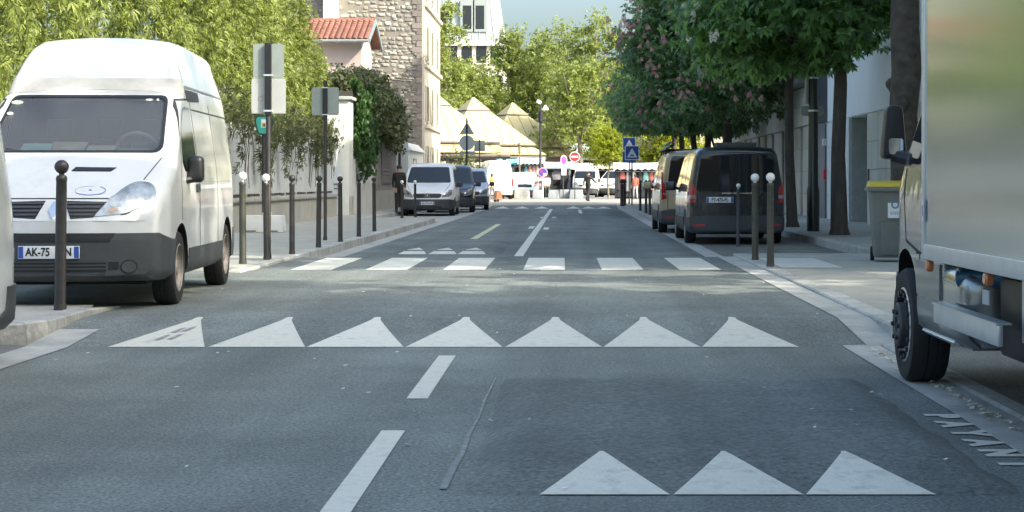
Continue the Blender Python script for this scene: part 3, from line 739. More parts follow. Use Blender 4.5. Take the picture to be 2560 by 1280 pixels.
        q.tube([(-0.62,0.86,1.385),(-0.1,0.845,1.40),(0.42,0.875,1.385)], 0.012, 6); q.tube([(-0.15,0.83,1.36),(-0.62,0.90,1.42)], 0.010, 6); q.build('wiper', M_black, root)
        for (x,z,rx_,rz_,cc) in ((-0.66,1.87,0.055,0.02,(0.5,0.62,0.5)),(-0.69,1.76,0.03,0.016,(0.62,0.72,0.66)),(0.56,1.90,0.035,0.011,(0.7,0.75,0.7)),(0.64,1.90,0.012,0.012,(0.75,0.78,0.75))):
            full2 = None
            q = MB(); yy = 0.86+(z-1.385)*1.36+0.03
            q.prism(ellipse(x, z, rx_, rz_, 12), yy-0.075, yy-0.070, 'y'); q.build('sticker', mat('sticker%d' % int(rx_*1000), cc, 0.5), root)
    # mirrors
    for sg in (1, -1):
        q = MB(); q.obox((sg*1.02,1.36,1.24), 0.15, 0.13, 0.25, Matrix.Rotation(sg*R(-8), 3, 'Z')); mo = q.build('mirror', M_black, root, bevel=0.055, seg=3)
        q = MB(); q.tube([(sg*0.91,1.30,1.13),(sg*1.0,1.34,1.15)], 0.035, 8); q.build('mirror_arm', M_black, mo)
        q = MB(); q.obox((sg*1.08,1.27,1.27), 0.15, 0.012, 0.03, None)
    for y in (0.97, 4.07):
        for sg in (1, -1): wheel_mesh(0.335, 0.21, 10, parent=root, loc=(sg*0.83, y, 0.335), side=sg, rimm=mat('tan_steel_wheel', (0.30,0.27,0.24), 0.55, 0.35, var=0.25, scale=12))
    q = MB(); q.box(-0.75,0.75,0.3,4.6,0.22,0.32); q.build('underbody', M_arch, root)
    if platetxt: plate(root, (-0.02,0.0-0.022,0.515), 0, platetxt)
    # rear lamps
    for sg in (1,-1): b.patch('tail_light', M_red, root, [(sg*x, z) for x, z in [(0.80,0.85),(0.92,0.85),(0.90,1.35),(0.80,1.35)]], 'rear', 0.006, 0.008, minface=0.05)
    b.bm.free(); return root

# ---------------------------------------------------------------- the rounded passenger/panel vans
def vito(name, label, loc, rz, paint, front=True, plate_txt=None, group=None, gen=2, glass=M_glass_dark, fine=0.8, H=1.90, Wd=0.96, L=5.1, nose=0.9, lowdark=True, rack=False, star=True, reartxt=None):
    root = thing(name, label, 'van', loc, rz, group); k = H/1.90
    top = [(0,0.72),(0.04,0.84),(0.15,0.93),(nose,1.12),(nose+0.10,1.17),(nose+0.88,1.77*k),(nose+1.15,1.86*k),(nose+1.9,1.90*k),(L-0.3,1.885*k),(L-0.1,1.85*k),(L,1.78*k)]
    tum = [(0,0.96),(0.4,0.995),(0.75,1.0),(1.05,0.985),(1.70*k,0.86),(1.9*k,0.82)]
    b = Body(L, [(0,0.80),(0.3,0.90),(0.9,Wd),(L-0.4,Wd*0.985),(L,Wd*0.95)], top, tum, 0.24,
             [(0,0.06),(0.2,0.12),(nose,0.18),(nose+0.2,0.15),(nose+0.9,0.12),(nose+1.3,0.15),(L,0.16)], bow=0.34, nose=(0.55,0.22), fine=fine, rbow=0.08)
    wb = (0.92, L-1.08); b.arches(wb, Wd-0.10, 0.365, 0.33)
    dk = M_dark_pl if lowdark else paint
    b.patch('windscreen', glass, root, roundpoly([(-0.80,1.19),(0.80,1.19),(0.69,1.76*k),(-0.69,1.76*k)], [0.08,0.08,0.06,0.06]), 'front', 0.005, 0.006)
    q = MB(); q.tube([(-0.62,nose+0.10,1.20),(0.35,nose+0.06,1.215)], 0.014, 6); q.build('wiper', M_black, root)
    for sd in ('right','left'):
        b.patch('side_window', glass, root, roundpoly([(nose+0.35,1.19),(nose+0.95,1.66*k),(nose+1.45,1.68*k),(nose+1.45,1.15),(nose+0.45,1.13)], [0.05,0.1,0.05,0.05,0.05]), sd, 0.004, 0.006)
        if rack != 'panel':
            for y0, y1 in ((nose+1.56,nose+2.55),(nose+2.66,L-0.45)):
                b.patch('side_window', glass, root, roundpoly([(y0,1.15),(y1,1.15),(y1-0.02,1.68*k),(y0,1.69*k)], 0.06), sd, 0.004, 0.006)
        seam(b, root, [(nose+0.12,0.45),(nose+0.12,1.05)], sd, 0.012); seam(b, root, [(nose+1.50,0.42),(nose+1.50,1.72*k)], sd, 0.012); seam(b, root, [(nose+2.62,0.42),(nose+2.62,1.72*k)], sd, 0.012)
        b.patch('side_moulding', dk, root, [(1.32,0.25),(L-1.5,0.25),(L-1.5,0.40),(1.32,0.40)], sd, 0.008, 0.01)
        b.patch('door_handle', M_dark_pl, root, roundpoly([(nose+1.2,1.00),(nose+1.42,1.00),(nose+1.42,1.05),(nose+1.2,1.05)], 0.02, 2), sd, 0.016, 0.012)
        b.patch('bumper_corner', dk, root, [(0.0,0.232),(0.52,0.232),(0.56,0.4),(0.52,0.56),(0.0,0.60)], sd, 0.0145, 0.016, minface=0.35)
    b.patch('bumper', dk, root, [(-0.95,0.232),(0.95,0.232),(0.95,0.56),(0.8,0.60),(-0.8,0.60),(-0.95,0.56)], 'front', 0.015, 0.018, minface=0.0)
    if front:
        gp = roundpoly([(-0.44,0.645),(0.44,0.645),(0.52,0.74),(0.47,0.80),(-0.47,0.80),(-0.52,0.74)], 0.05)
        g_ = b.patch('grille', M_black, root, gp, 'front', 0.008, 0.01)
        for z in (0.675,0.71,0.745,0.775): b.patch('grille_bar', M_dark_pl, g_, [(-0.44,z),(0.44,z),(0.44,z+0.012),(-0.44,z+0.012)], 'front', 0.014, 0.006)
        if star:
            q = MB(); c = Vector((0,-0.0+0.03,0.722)); rr = 0.088
            q.tube([c+Vector((math.cos(t)*rr,0,math.sin(t)*rr)) for t in [2*math.pi*i/20 for i in range(21)]], 0.010, 6, False)
            for i in range(3):
                t = math.pi/2+2*math.pi*i/3; q.tube([c, c+Vector((math.cos(t)*rr,0,math.sin(t)*rr))], [0.018,0.006], 6)
            q.build('badge', M_chrome, root, smooth=40)
        hl = roundpoly([(0.50,0.66),(0.80,0.70),(0.86,0.80),(0.86,0.95),(0.76,0.94),(0.56,0.80)], [0.03,0.06,0.06,0.06,0.05,0.06])
        for pl, sg in ((hl,1),(mirror_x(hl),-1)):
            h = b.patch('headlight', M_lamp, root, pl, 'front', 0.007, 0.01, minface=0.02)
            b.patch('indicator', M_orange, h, [(sg*x, z) for x, z in [(0.80,0.84),(0.85,0.86),(0.85,0.93),(0.80,0.91)]], 'front', 0.010, 0.002, minface=0.02)
            b.patch('reflector', M_chrome, h, ellipse(sg*0.68, 0.775, 0.055, 0.05, 12), 'front', 0.010, 0.002)
        li = b.patch('lower_intake', M_black, root, [(-0.5,0.29),(0.5,0.29),(0.5,0.36),(-0.5,0.36)], 'front', 0.018, 0.006)
        if plate_txt: plate(root, (0,-0.02,0.46), 0, plate_txt)
        seam(b, root, [(0.79,1.16),(0.60,0.84)], 'front', 0.008); seam(b, root, [(-0.79,1.16),(-0.60,0.84)], 'front', 0.008)
    # tail
    b.patch('rear_window', glass, root, roundpoly([(-0.80,1.03),(0.80,1.03),(0.69,1.77*k),(-0.69,1.77*k)], 0.09), 'rear', 0.005, 0.006)
    for sg in (1,-1):
        tl = [(0.80,0.82),(0.94,0.82),(0.93,1.18),(0.86,1.20),(0.80,1.08)]
        t_ = b.patch('tail_light', M_red, root, [(sg*x, z) for x, z in tl], 'rear', 0.008, 0.01, minface=-0.1)
        b.patch('reverse_lamp', M_lamp, t_, [(sg*x, z) for x, z in [(0.80,0.90),(0.93,0.90),(0.93,0.96),(0.80,0.96)]], 'rear', 0.011, 0.002, minface=-0.1)
        b.patch('reflector', M_red, root, [(sg*x, z) for x, z in [(0.62,0.36),(0.84,0.36),(0.84,0.40),(0.62,0.40)]], 'rear', 0.018, 0.006, minface=0.0)
    b.patch('rear_bumper', dk if lowdark else mat('bumper_grey', (0.05,0.057,0.065), 0.5, var=0.1), root, [(-0.96,0.24),(0.96,0.24),(0.96,0.52),(0.8,0.56),(-0.8,0.56),(-0.96,0.52)], 'rear', 0.016, 0.018, minface=0.0)
    seam(b, root, [(-0.78,0.57),(-0.77,1.0)], 'rear', 0.012); seam(b, root, [(0.77,1.0),(0.78,0.57)], 'rear', 0.012); seam(b, root, [(-0.76,0.575),(0.76,0.575)], 'rear', 0.012)
    b.patch('chrome_strip', M_chrome, root, [(-0.30,0.985),(0.30,0.985),(0.30,1.01),(-0.30,1.01)], 'rear', 0.012, 0.01)
    b.patch('plate_recess', M_black, root, roundpoly([(-0.62,0.76),(0.34,0.76),(0.34,0.965),(-0.62,0.965)], 0.03, 2), 'rear', 0.003, 0.003)
    q = MB(); q.tube([(0.05,L-0.02,1.12),(0.45,L-0.03,1.16)], 0.012, 6); q.build('rear_wiper', M_black, root)
    if reartxt: plate(root, (0.34,L+0.010,0.87), R(180), reartxt)
    for sg in (1,-1):
        q = MB(); q.obox((sg*(Wd+0.13),nose+0.52,1.13), 0.22, 0.12, 0.19, Matrix.Rotation(sg*R(-10), 3, 'Z')); mo = q.build('mirror', M_dark_pl if lowdark else paint, root, bevel=0.05, seg=3)
        q = MB(); q.tube([(sg*(Wd-0.04),nose+0.5,1.08),(sg*(Wd+0.08),nose+0.52,1.10)], 0.03, 8); q.build('mirror_arm', M_black, mo)
    for y in wb:
        for sg in (1,-1): wheel_mesh(0.33, 0.215, 8, parent=root, loc=(sg*(Wd-0.115), y, 0.33), side=sg, n=24)
    q = MB(); q.box(-0.75,0.75,0.3,L-0.3,0.20,0.30); q.build('underbody', M_arch, root)
    b.shell(paint, root); b.bm.free(); return root
# ---------------------------------------------------------------- vehicles in place
M_grey = mat('anthracite_paint', (0.022,0.030,0.037), 0.25, 0.35, var=0.05, coat=0.6, dirt=(0.09,0.09,0.09), dscale=2, damt=0.2)
M_beige = mat('sand_gold_paint', (0.42,0.34,0.22), 0.35, 0.2, var=0.06, coat=0.5, dirt=(0.3,0.26,0.2), dscale=2, damt=0.3)
M_gun = mat('gunmetal_paint', (0.30,0.33,0.34), 0.22, 0.7, var=0.05, coat=0.8)
M_silver = mat('silver_paint', (0.52,0.55,0.57), 0.3, 0.4, var=0.05, coat=0.5)
M_paleblue = mat('pale_blue_paint', (0.42,0.56,0.62), 0.4, var=0.05, coat=0.3)
trafic('panel_van', 'white high-roof panel van with dark bumper parked behind a black bollard', (-4.46,15.32,0.10), R(3.2), True, True, M_white, 'AK-75    SN')
vito('parked_van', 'white van with black lower bumper and round star badge parked beside the pavement', (-5.08,63.3,0.004), R(1.0), M_whitefar, True, 'AA-756-GX', 'vans parked in the bay by the stone house')
vito('parked_van', 'dark grey van parked in the bay behind the white star-badged van', (-4.72,70.2,0.004), R(2.5), M_grey, True, None, 'vans parked in the bay by the stone house', fine=0.6, star=False)
vito('parked_car', 'pale silver people carrier at the market end of the parking bay', (-4.42,77.2,0.004), R(2.5), M_silver, True, None, None, fine=0.6, H=1.82, Wd=0.90, L=4.4, star=False)['category'] = 'car'
vito('parked_van', 'anthracite van seen from behind with a roof vent under the chestnut trees', (3.24,39.55,0.004), R(180), M_grey, True, None, 'vans parked under the chestnut trees', lowdark=False, reartxt='FY-475-FL')
rv = bpy.data.objects['parked_van.002'] if 'parked_van.002' in bpy.data.objects else None
q = MB(); q.box(-0.42,0.35,3.9,4.6,1.88,1.985); 
for y in (4.05,4.2,4.35,4.5): q.box(-0.44,0.37,y,y+0.03,1.965,1.992)
q.build('roof_vent', M_dark_pl, rv, bevel=0.02)
gv = vito('parked_van', 'sand coloured van with roof rack and long red tail lights ahead of the anthracite van', (3.08,47.0,0.004), R(180), M_beige, True, None, 'vans parked under the chestnut trees', fine=0.7, H=1.96, lowdark=False, rack='panel')
q = MB()
for y in (2.2,3.2,4.4): q.tube([(-0.78,y,1.98),(0.78,y,1.98)], 0.025, 6)
for x in (-0.78,0.78): q.tube([(x,1.9,2.0),(x,4.9,2.0)], 0.03, 6)
for x, y in [(sx_*0.78, yy) for sx_ in (-1,1) for yy in (2.2,3.2,4.4)]: q.tube([(x,y,1.78),(x,y,2.0)], 0.02, 6)
q.build('roof_rack', M_black, gv)
for i, (x, c) in enumerate(((0.70,(0.05,0.28,0.26)),(0.58,(0.02,0.02,0.02)),(0.66,(0.16,0.16,0.14)))):
    q = MB(); q.tube([(x,2.0,2.05+0.05*i),(x+0.05,4.95,2.05+0.05*i)], 0.035, 8); q.build('rack_load', mat('pipe%d' % i, c, 0.5), gv, smooth=40)
q = MB(); q.box(0.885,0.93,5.04,5.09,0.8,1.45); q.build('tail_light_column', M_red, gv, bevel=0.01)
# the neighbouring van whose tail just enters the picture
nb = vito('parked_van', 'white van in the bay whose grey tail bumper reaches the kerb end', (-4.705,7.45,0.004), R(0), M_white, True, None, None, H=2.05, Wd=0.985, L=4.75, rack='panel', star=False)
for o_ in list(nb.children_recursive):
    if o_.name.startswith(('tail_light','reverse_lamp','reflector')): bpy.data.objects.remove(o_)
# far vans on the square
trafic('market_van', 'white high-roof van standing with its back doors to the street by the market roofs', (-5.6,121.2,0.09), R(192), False, True, M_whitefar, None, 'vans on the market square', 0.5)
vito('market_van', 'pale blue van with dark bumper backed up to the clothes stall', (-3.1,126.8,0.09), R(178), M_paleblue, False, None, 'vans on the market square', fine=0.5, H=1.80, L=4.3, nose=0.8, glass=M_paleblue, star=False)
trafic('market_van', 'white high-roof van facing the street behind the no-entry sign', (1.05,131,0.09), R(-4), False, True, M_whitefar, None, 'vans on the market square', 0.5)
trafic('market_van', 'white low-roof van turned aside next to the no-entry sign van', (2.6,133.5,0.09), R(-32), False, False, M_whitefar, None, 'vans on the market square', 0.5)

# ---------------------------------------------------------------- box truck on the right
M_box = None
def truck():
    root = thing('box_truck', 'gunmetal box truck with glossy aluminium body parked half over the gutter', 'truck', (3.05,11.85,0.004), R(180))
    top = [(0,0.86),(0.04,0.98),(0.15,1.10),(0.60,1.32),(0.68,1.38),(1.35,2.12),(1.6,2.22),(1.9,2.24),(1.98,2.2),(2.02,0.78),(2.6,0.76)]
    b = Body(2.62, [(0,0.86),(0.3,0.95),(0.7,1.0),(2.5,1.0),(2.62,0.98)], top, [(0,0.96),(0.5,1.0),(1.15,0.995),(1.4,0.95),(2.1,0.83)], 0.34,
             [(0,0.06),(0.3,0.14),(0.7,0.16),(2,0.10)], bow=0.34, nose=(0.6,0.18), crown=0.02)
    b.arches((0.96,), 0.91, 0.43, 0.38)
    b.patch('windscreen', M_glass_dark, root, roundpoly([(-0.82,1.42),(0.82,1.42),(0.74,2.06),(-0.74,2.06)], 0.06), 'front', 0.005, 0.006)
    sill = mat('sill_grey', (0.19,0.205,0.205), 0.35, 0.3, var=0.1, coat=0.3)
    for sd in ('right','left'):
        b.patch('door_window', M_glass_dark, root, roundpoly([(0.86,1.40),(1.30,1.98),(1.78,1.98),(1.78,1.32),(0.92,1.30)], 0.05), sd, 0.004, 0.006)
        seam(b, root, [(1.40,0.58),(1.40,0.80),(0.98,0.86),(0.86,1.30)], sd, 0.014); seam(b, root, [(1.30,0.80),(1.98,0.80)], sd, 0.012)
        b.patch('door_cladding', sill, root, [(1.38,0.56),(2.02,0.56),(2.02,0.76),(1.30,0.76)], sd, 0.012, 0.016)
        b.patch('sill_panel', sill, root, [(1.40,0.35),(2.55,0.35),(2.55,0.55),(1.40,0.55)], sd, 0.014, 0.016)
        b.patch('sill_edge', M_alu, root, [(1.44,0.355),(2.3,0.355),(2.3,0.375),(1.44,0.375)], sd, 0.03, 0.016)
        b.patch('arch_lip', sill, root, [(0.50,0.40),(0.535,0.40),(0.60,0.62),(0.57,0.65)], sd, 0.012, 0.012)
    for sg in (1,-1):
        hl = [(0.55,0.80),(0.90,0.86),(0.93,1.08),(0.80,1.10),(0.6,0.95)]
        b.patch('headlight', M_lamp, root, [(sg*x, z) for x, z in hl], 'front', 0.006, 0.01, minface=0.02)
    b.patch('grille', M_black, root, [(-0.5,0.72),(0.5,0.72),(0.5,0.88),(-0.5,0.88)], 'front', 0.006, 0.01)
    b.patch('bumper', sill, root, [(-0.98,0.34),(0.98,0.34),(0.98,0.62),(-0.98,0.62)], 'front', 0.014, 0.016, minface=0.0)
    b.shell(M_gun, root, 'cab'); b.bm.free()
    for sg in (1,-1):          # door mirrors
        q = MB(); q.prism(roundpoly([(0.93,1.36),(1.09,1.36),(1.06,1.70),(0.96,1.70)], 0.04), 0.55, 0.68, 'y')
        if sg < 0: q.v = [(-x,y,z) for x,y,z in q.v]
        mo = q.build('mirror', M_black, root, bevel=0.02)
        q = MB(); q.prism(roundpoly([(sg*0.96,1.39),(sg*1.05,1.39),(sg*1.05,1.49),(sg*0.96,1.49)], 0.02), 0.678, 0.688, 'y'); q.build('mirror_glass', M_chrome, mo)
        q = MB(); q.tube([(sg*0.86,0.78,1.34),(sg*1.0,0.64,1.38)], 0.05, 8); q.build('mirror_arm', M_black, mo)
    # wheels
    for sg in (1,-1):
        w_ = wheel_mesh(0.345, 0.235, 0, parent=root, loc=(sg*0.90,0.96,0.345), side=sg, rimm=M_alu, n=40)
        k = sg
        q = MB()
        for i in range(16):
            a = 2*math.pi*i/16; q.lathe([(0.017,k*0.082),(0.017,k*0.125)], (0, 0.200*math.cos(a), 0.200*math.sin(a)), 8, 'x')
        q.build('rim_slots', M_black, w_)
        q = MB(); q.lathe([(0.135,k*0.08),(0.135,k*0.145),(0.12,k*0.155),(0.05,k*0.155),(0.045,k*0.14),(0.0,k*0.14)], (0,0,0), 28, 'x'); q.build('hub_cap', M_dark_pl, w_, smooth=30)
        q = MB()
        for i in range(6):
            a = 2*math.pi*i/6; q.lathe([(0.016,k*0.15),(0.014,k*0.17)], (0, 0.088*math.cos(a), 0.088*math.sin(a)), 6, 'x')
        q.build('wheel_nuts', M_black, w_)
        wheel_mesh(0.345, 0.235, 8, parent=root, loc=(sg*0.88,4.6,0.345), side=sg)
    # load body
    global M_box
    m = mat('polished_panel', (0.56,0.63,0.64), 0.12, 0.85, var=0.03, scale=2); M_box = m
    n = m.node_tree.nodes; l = m.node_tree.links; bs = n['Principled BSDF']
    wv = n.new('ShaderNodeTexWave'); wv.wave_type = 'BANDS'; wv.bands_direction = 'Y'; wv.inputs['Scale'].default_value = 20; wv.inputs['Distortion'].default_value = 0.4
    tc = n.new('ShaderNodeTexCoord'); l.new(tc.outputs['Object'], wv.inputs[0])
    bp = n.new('ShaderNodeBump'); bp.inputs['Strength'].default_value = 0.03; bp.inputs['Distance'].default_value = 0.004; l.new(wv.outputs['Fac'], bp.inputs['Height']); l.new(bp.outputs[0], bs.inputs['Normal'])
    Y0, Y1, Z0, Z1, X = 2.10, 6.3, 0.80, 3.05, 1.115
    for sg in (1,-1):
        q = MB(); q.box(sg*(X-0.03), sg*X, Y0+0.05, Y1-0.05, Z0+0.075, Z1-0.06); q.build('side_panel', m, root)
        q = MB(); q.box(sg*(X-0.05), sg*(X+0.012), Y0+0.056, Y1, Z0-0.005, Z0+0.078); q.build('bottom_rail', M_alu, root, bevel=0.008)
        q = MB(); q.box(sg*(X-0.05), sg*(X+0.010), Y0-0.01, Y0+0.054, Z0-0.01, Z1); q.build('corner_post', M_alu, root, bevel=0.012)
        q = MB(); q.box(sg*(X-0.05), sg*(X+0.010), Y1-0.05, Y1+0.01, Z0+0.08, Z1); q.build('corner_post', M_alu, root, bevel=0.012)
        q = MB(); q.box(sg*(X-0.05), sg*(X+0.008), Y0+0.056, Y1-0.052, Z1-0.058, Z1); q.build('top_rail', M_alu, root, bevel=0.01)
        q = MB(); q.box(sg*(X-0.045), sg*(X-0.018), 2.28, 3.72, 0.462, 0.560); sgd = q.build('side_guard', M_alu, root, bevel=0.006)
        q = MB(); q.box(sg*(X-0.085), sg*(X-0.012), 2.28, 3.72, 0.561, 0.570); q.build('guard_lip', M_alu, sgd)
        for y in (2.40,3.58):
            q = MB(); q.box(sg*0.90, sg*0.95, y, y+0.05, 0.47, 0.80); q.build('guard_bracket', M_alu, root)
        for y, z in ((2.20,0.765),(3.55,0.765)):
            q = MB(); q.lathe([(0.036,sg*(X-0.03)),(0.036,sg*(X-0.005)),(0.026,sg*(X+0.006))], (0,y,z), 12, 'x'); q.build('side_marker', M_orange, root, smooth=40)
    q = MB(); q.box(-X+0.05,X-0.05,Y0,Y0+0.04,Z0+0.02,Z1-0.02); q.build('front_wall', M_alu, root)
    q = MB(); q.box(-X+0.03,X-0.03,Y0+0.055,Y1-0.055,Z1-0.035,Z1-0.01); q.build('roof', m, root)
    q = MB(); q.box(-X+0.05,X-0.05,Y0+0.045,Y1,Z0,Z0+0.06); q.build('floor', M_dark_pl, root)
    q = MB(); q.box(-X+0.05,X-0.05,Y1-0.045,Y1,Z0+0.065,Z1-0.02); q.build('rear_door', M_alu, root)
    q = MB()
    for sg in (1,-1): q.box(sg*0.40, sg*0.48, 1.9, 6.2, 0.52, 0.74)
    for y in (2.4,3.3,4.2,5.4): q.box(-0.45,0.45,y,y+0.08,0.60,0.72)
    q.build('chassis', M_arch, root)
    q = MB(); q.box(0.52,0.88,2.85,3.5,0.34,0.74); q.build('battery_box', M_black, root, bevel=0.03)
    q = MB(); q.prism([(3.55,0.30),(3.95,0.30),(3.95,0.76),(3.62,0.76)], 0.80, 0.86, 'x'); q.build('mudguard', M_black, root)
    q = MB(); q.tube([(0.98,2.42,0.70),(0.90,2.50,0.715),(0.70,2.80,0.72)], [0.052,0.052,0.05], 12); h = q.build('filler_hose', mat('blue_hose', (0.02,0.09,0.16), 0.4), root, smooth=40)
    q = MB(); q.lathe([(0.062,0.975),(0.062,0.995),(0.02,1.0)], (0,2.41,0.70), 14, 'x'); q.build('filler_cap', M_alu, h)
    q = MB(); q.box(0.905,0.912,2.62,2.76,0.585,0.66); q.build('data_label', M_plate, root)
    q = MB(); q.tube([(0.72,3.38,0.36),(0.72,3.38,0.24),(0.72,3.38,0.17)], [0.045,0.04,0.05], 12); q.build('drain_pipe', mat('dusty_metal', (0.30,0.30,0.27), 0.7), root, smooth=40)
    q = MB(); q.box(0.96,1.0,2.12,2.16,0.92,0.99)
    q = MB(); q.box(X+0.0105,X+0.013,2.12,2.17,1.0,1.12); q.build('height_label', M_plate, root)
    q = MB(); q.box(X+0.013,X+0.0135,2.135,2.155,1.03,1.09); q.build('height_mark', M_plateblue, root)
    return root
truck()

# ---------------------------------------------------------------- bollards
def bollard(label, x, d, z, white=False, m=M_postblk, H=1.2, rad=0.042, group=None):
    t = thing('bollard', label, 'bollard', (x, d, z), random.uniform(0,6), group); t.rotation_euler = (R(random.uniform(-0.8,0.8)), R(random.uniform(-0.8,0.8)), 0)
    q = MB(); h = H-0.13
    q.lathe([(rad*1.12,-0.02),(rad*1.12,0.04),(rad*1.02,0.06),(rad*0.96,h*0.8),(rad*0.94,h-0.05),(rad*1.0,h-0.045),(rad*1.0,h-0.02),(rad*0.8,h)], (0,0,0), 16, 'z'); q.build('post', m, t, smooth=40)
    br = rad*1.28; prof = [(rad*0.5,h-0.005),(rad*0.5,h+0.02)]+[(br*math.sin(a), h+0.012+br-br*math.cos(a)) for a in np.linspace(0.5, math.pi-0.02, 9)]
    q = MB(); q.lathe(prof, (0,0,0), 16, 'z'); q.build('ball', M_ball if white else m, t, smooth=60); return t
LB = 'bollards along the left kerb'
bollard('black ball-topped bollard standing right in front of the white high-roof van', PX(150,14.95), 14.95, SW, rad=0.047, H=1.26, group=LB)
bollard('olive bollard with white ball at the tail of the high-roof van', PX(607,23.44), 23.44, 0.135, True, M_postgrn, 1.22, 0.046, LB)
bollard('dark bollard with white ball at the foot of the double sign pole', PX(667,24.7), 24.7, 0.14, True, M_postblk, 1.2, 0.044, LB)
for i, (x, y, nm) in enumerate(((730,635,'first'),(796,618,'second'),(851,605,'third'),(897,592,'fourth'),(936,578,'fifth'))):
    d = DG(y, SW); bollard(f'black ball-topped bollard, {nm} after the double sign pole', PX(x,d), d, 0.14, group=LB, rad=0.041, H=1.2)
for x, y, nm in ((1005,545,'beside the woman in black'),(1038,543,'before the star badge grille')):
    d = DG(y, SW); bollard('thin black bollard with white ball '+nm, PX(x,d), d, 0.14, True, group=LB, rad=0.04, H=1.15)
RB = 'bollards along the right kerb'
bollard('olive bollard with white ball nearer the crossing pad edge', PX(1926,22.98), 22.98, 0.12, True, M_postgrn, 1.22, 0.046, RB)
bollard('olive bollard with white ball, middle one before the anthracite van', PX(1888,24.85), 24.85, 0.12, True, M_postgrn, 1.22, 0.046, RB)
bollard('slim bollard with white ball close to the anthracite van tail', PX(1845,33.6), 33.6, 0.004, True, mat('slim_post', (0.06,0.066,0.07), 0.45), 1.22, 0.034, RB)
for i, (x, y) in enumerate(((1598,527),(1606,533),(1614,537),(1623,541))):
    d = DG(y, SW); bollard(f'dark bollard ahead of the sand coloured van, {("fourth","third","second","first")[i]} of four counted from the van', 2.62, d, 0.14, False, group='four bollards ahead of the sand coloured van', rad=0.045, H=1.15)
for x, nm in ((1555,'nearer the road edge'),(1562,'farther from the road edge')): bollard('thick dark post below the blue hump signs, the one '+nm, PX(x,81), 81+ (x-1555)*0.1, 0.14, False, rad=0.085, H=1.12, group='thick posts below the blue signs')

# ---------------------------------------------------------------- signs
def sheet(poly, y0, y1): q = MB(); q.prism(poly, y0, y1, 'y'); return q
def pole(t, H, rad=0.032, m=M_postblk, y=0.0):
    q = MB(); q.lathe([(rad*1.25,-0.02),(rad*1.25,0.06),(rad,0.08),(rad,H),(rad*0.7,H+0.01)], (0,y,0), 12, 'z'); return q.build('pole', m, t, smooth=40)
d = 25.0; k = FPX/d
t = thing('sign_post', 'tall dark post carrying two grey rectangular signs seen from behind', 'sign', (PX(671,d), d, 0.14))
pole(t, 3.03, 0.036); q = MB(); q.box(-0.045,0.045,-0.05,0.005,2.02,3.02); q.build('channel', M_black, t)
for y0, y1, w_, m in ((110,194,0.215,M_signback),(196,283,0.24,mat('pale_sign_back',(0.42,0.43,0.41),0.5,0.15,var=0.06))):
    z0 = CAMH-(y1-VY)/k-0.14; z1 = CAMH-(y0-VY)/k-0.14
    s_ = sheet(roundpoly([(-w_,z0),(w_,z0),(w_,z1),(-w_,z1)], 0.035, 3), 0.01, 0.03).build('sign_plate', m, t)
    q = MB(); q.box(-w_-0.006,w_+0.006,0.012,0.026,z0-0.004,z0+0.006); q.build('rim', M_alu, s_)
    q = MB(); q.box(-0.06,0.06,-0.055,0.01,z0+0.02,z0+0.045); q.build('clamp', M_alu, t)
q = MB(); q.tube([(-0.11+0.035*math.cos(a),0.008,2.25+0.035*math.sin(a)) for a in np.linspace(0,2*math.pi,17)], 0.004, 5, False); q.build('stamp_mark', mat('stamp_grey', (0.25,0.22,0.28), 0.6), t)
d = 33.0; k = FPX/d
t = thing('sign_post', 'slim dark post with one grey square sign seen from behind', 'sign', (PX(813,d), d, 0.14))
pole(t, 2.95, 0.032); z0 = CAMH-(288-VY)/k-0.14; z1 = CAMH-(218-VY)/k-0.14
sheet(roundpoly([(-0.25,z0),(0.25,z0),(0.25,z1),(-0.25,z1)], 0.04, 3), 0.01, 0.03).build('sign_plate', M_signback, t)
q = MB(); q.box(-0.045,0.045,-0.045,0.008,z0,z1); q.build('channel', M_black, t)
q = MB(); q.box(-0.06,0.06,-0.05,0.01,z0+0.0,z0+0.02); q.box(-0.06,0.06,-0.05,0.01,z1-0.02,z1); q.build('clamp', M_alu, t)
# parking terminal sign (green, tapered head)
d = 38.2; k = FPX/d
t = thing('parking_sign', 'green tapered parking sign head on a dark pole behind the white block', 'sign', (PX(648,d), d+0.62, SW))
pole(t, 2.3, 0.05); zc = CAMH-(311-VY)/k-SW
hd = sheet(roundpoly([(-0.12,zc-0.21),(0.12,zc-0.21),(0.20,zc+0.10),(0.16,zc+0.21),(-0.16,zc+0.21),(-0.20,zc+0.10)], 0.04, 3), -0.07, 0.07).build('head', mat('dark_green_edge', (0.015,0.05,0.045), 0.5), t)
sheet(roundpoly([(-0.10,zc-0.18),(0.10,zc-0.18),(0.17,zc+0.09),(0.135,zc+0.18),(-0.135,zc+0.18),(-0.17,zc+0.09)], 0.04, 3), -0.078, -0.071).build('face', mat('teal_face', (0.04,0.36,0.30), 0.4), hd)
sheet([(-0.05,zc-0.05),(0.06,zc-0.05),(0.06,zc+0.13),(-0.05,zc+0.13)], -0.082, -0.079).build('notice', M_plate, hd)
sheet([(-0.03,zc-0.03),(0.045,zc-0.03),(0.045,zc+0.05),(-0.03,zc+0.05)], -0.085, -0.083).build('notice_symbol', mat('ochre_print', (0.45,0.33,0.05), 0.5), hd)
sheet([(0.0,zc-0.03),(0.03,zc-0.03),(0.03,zc+0.02),(0.0,zc+0.02)], -0.087, -0.0855).build('notice_symbol', M_ink, hd)
t2 = thing('concrete_block', 'white painted concrete block on the pavement by the low wall', 'block', (PX(658,38.2), 38.2, SW))
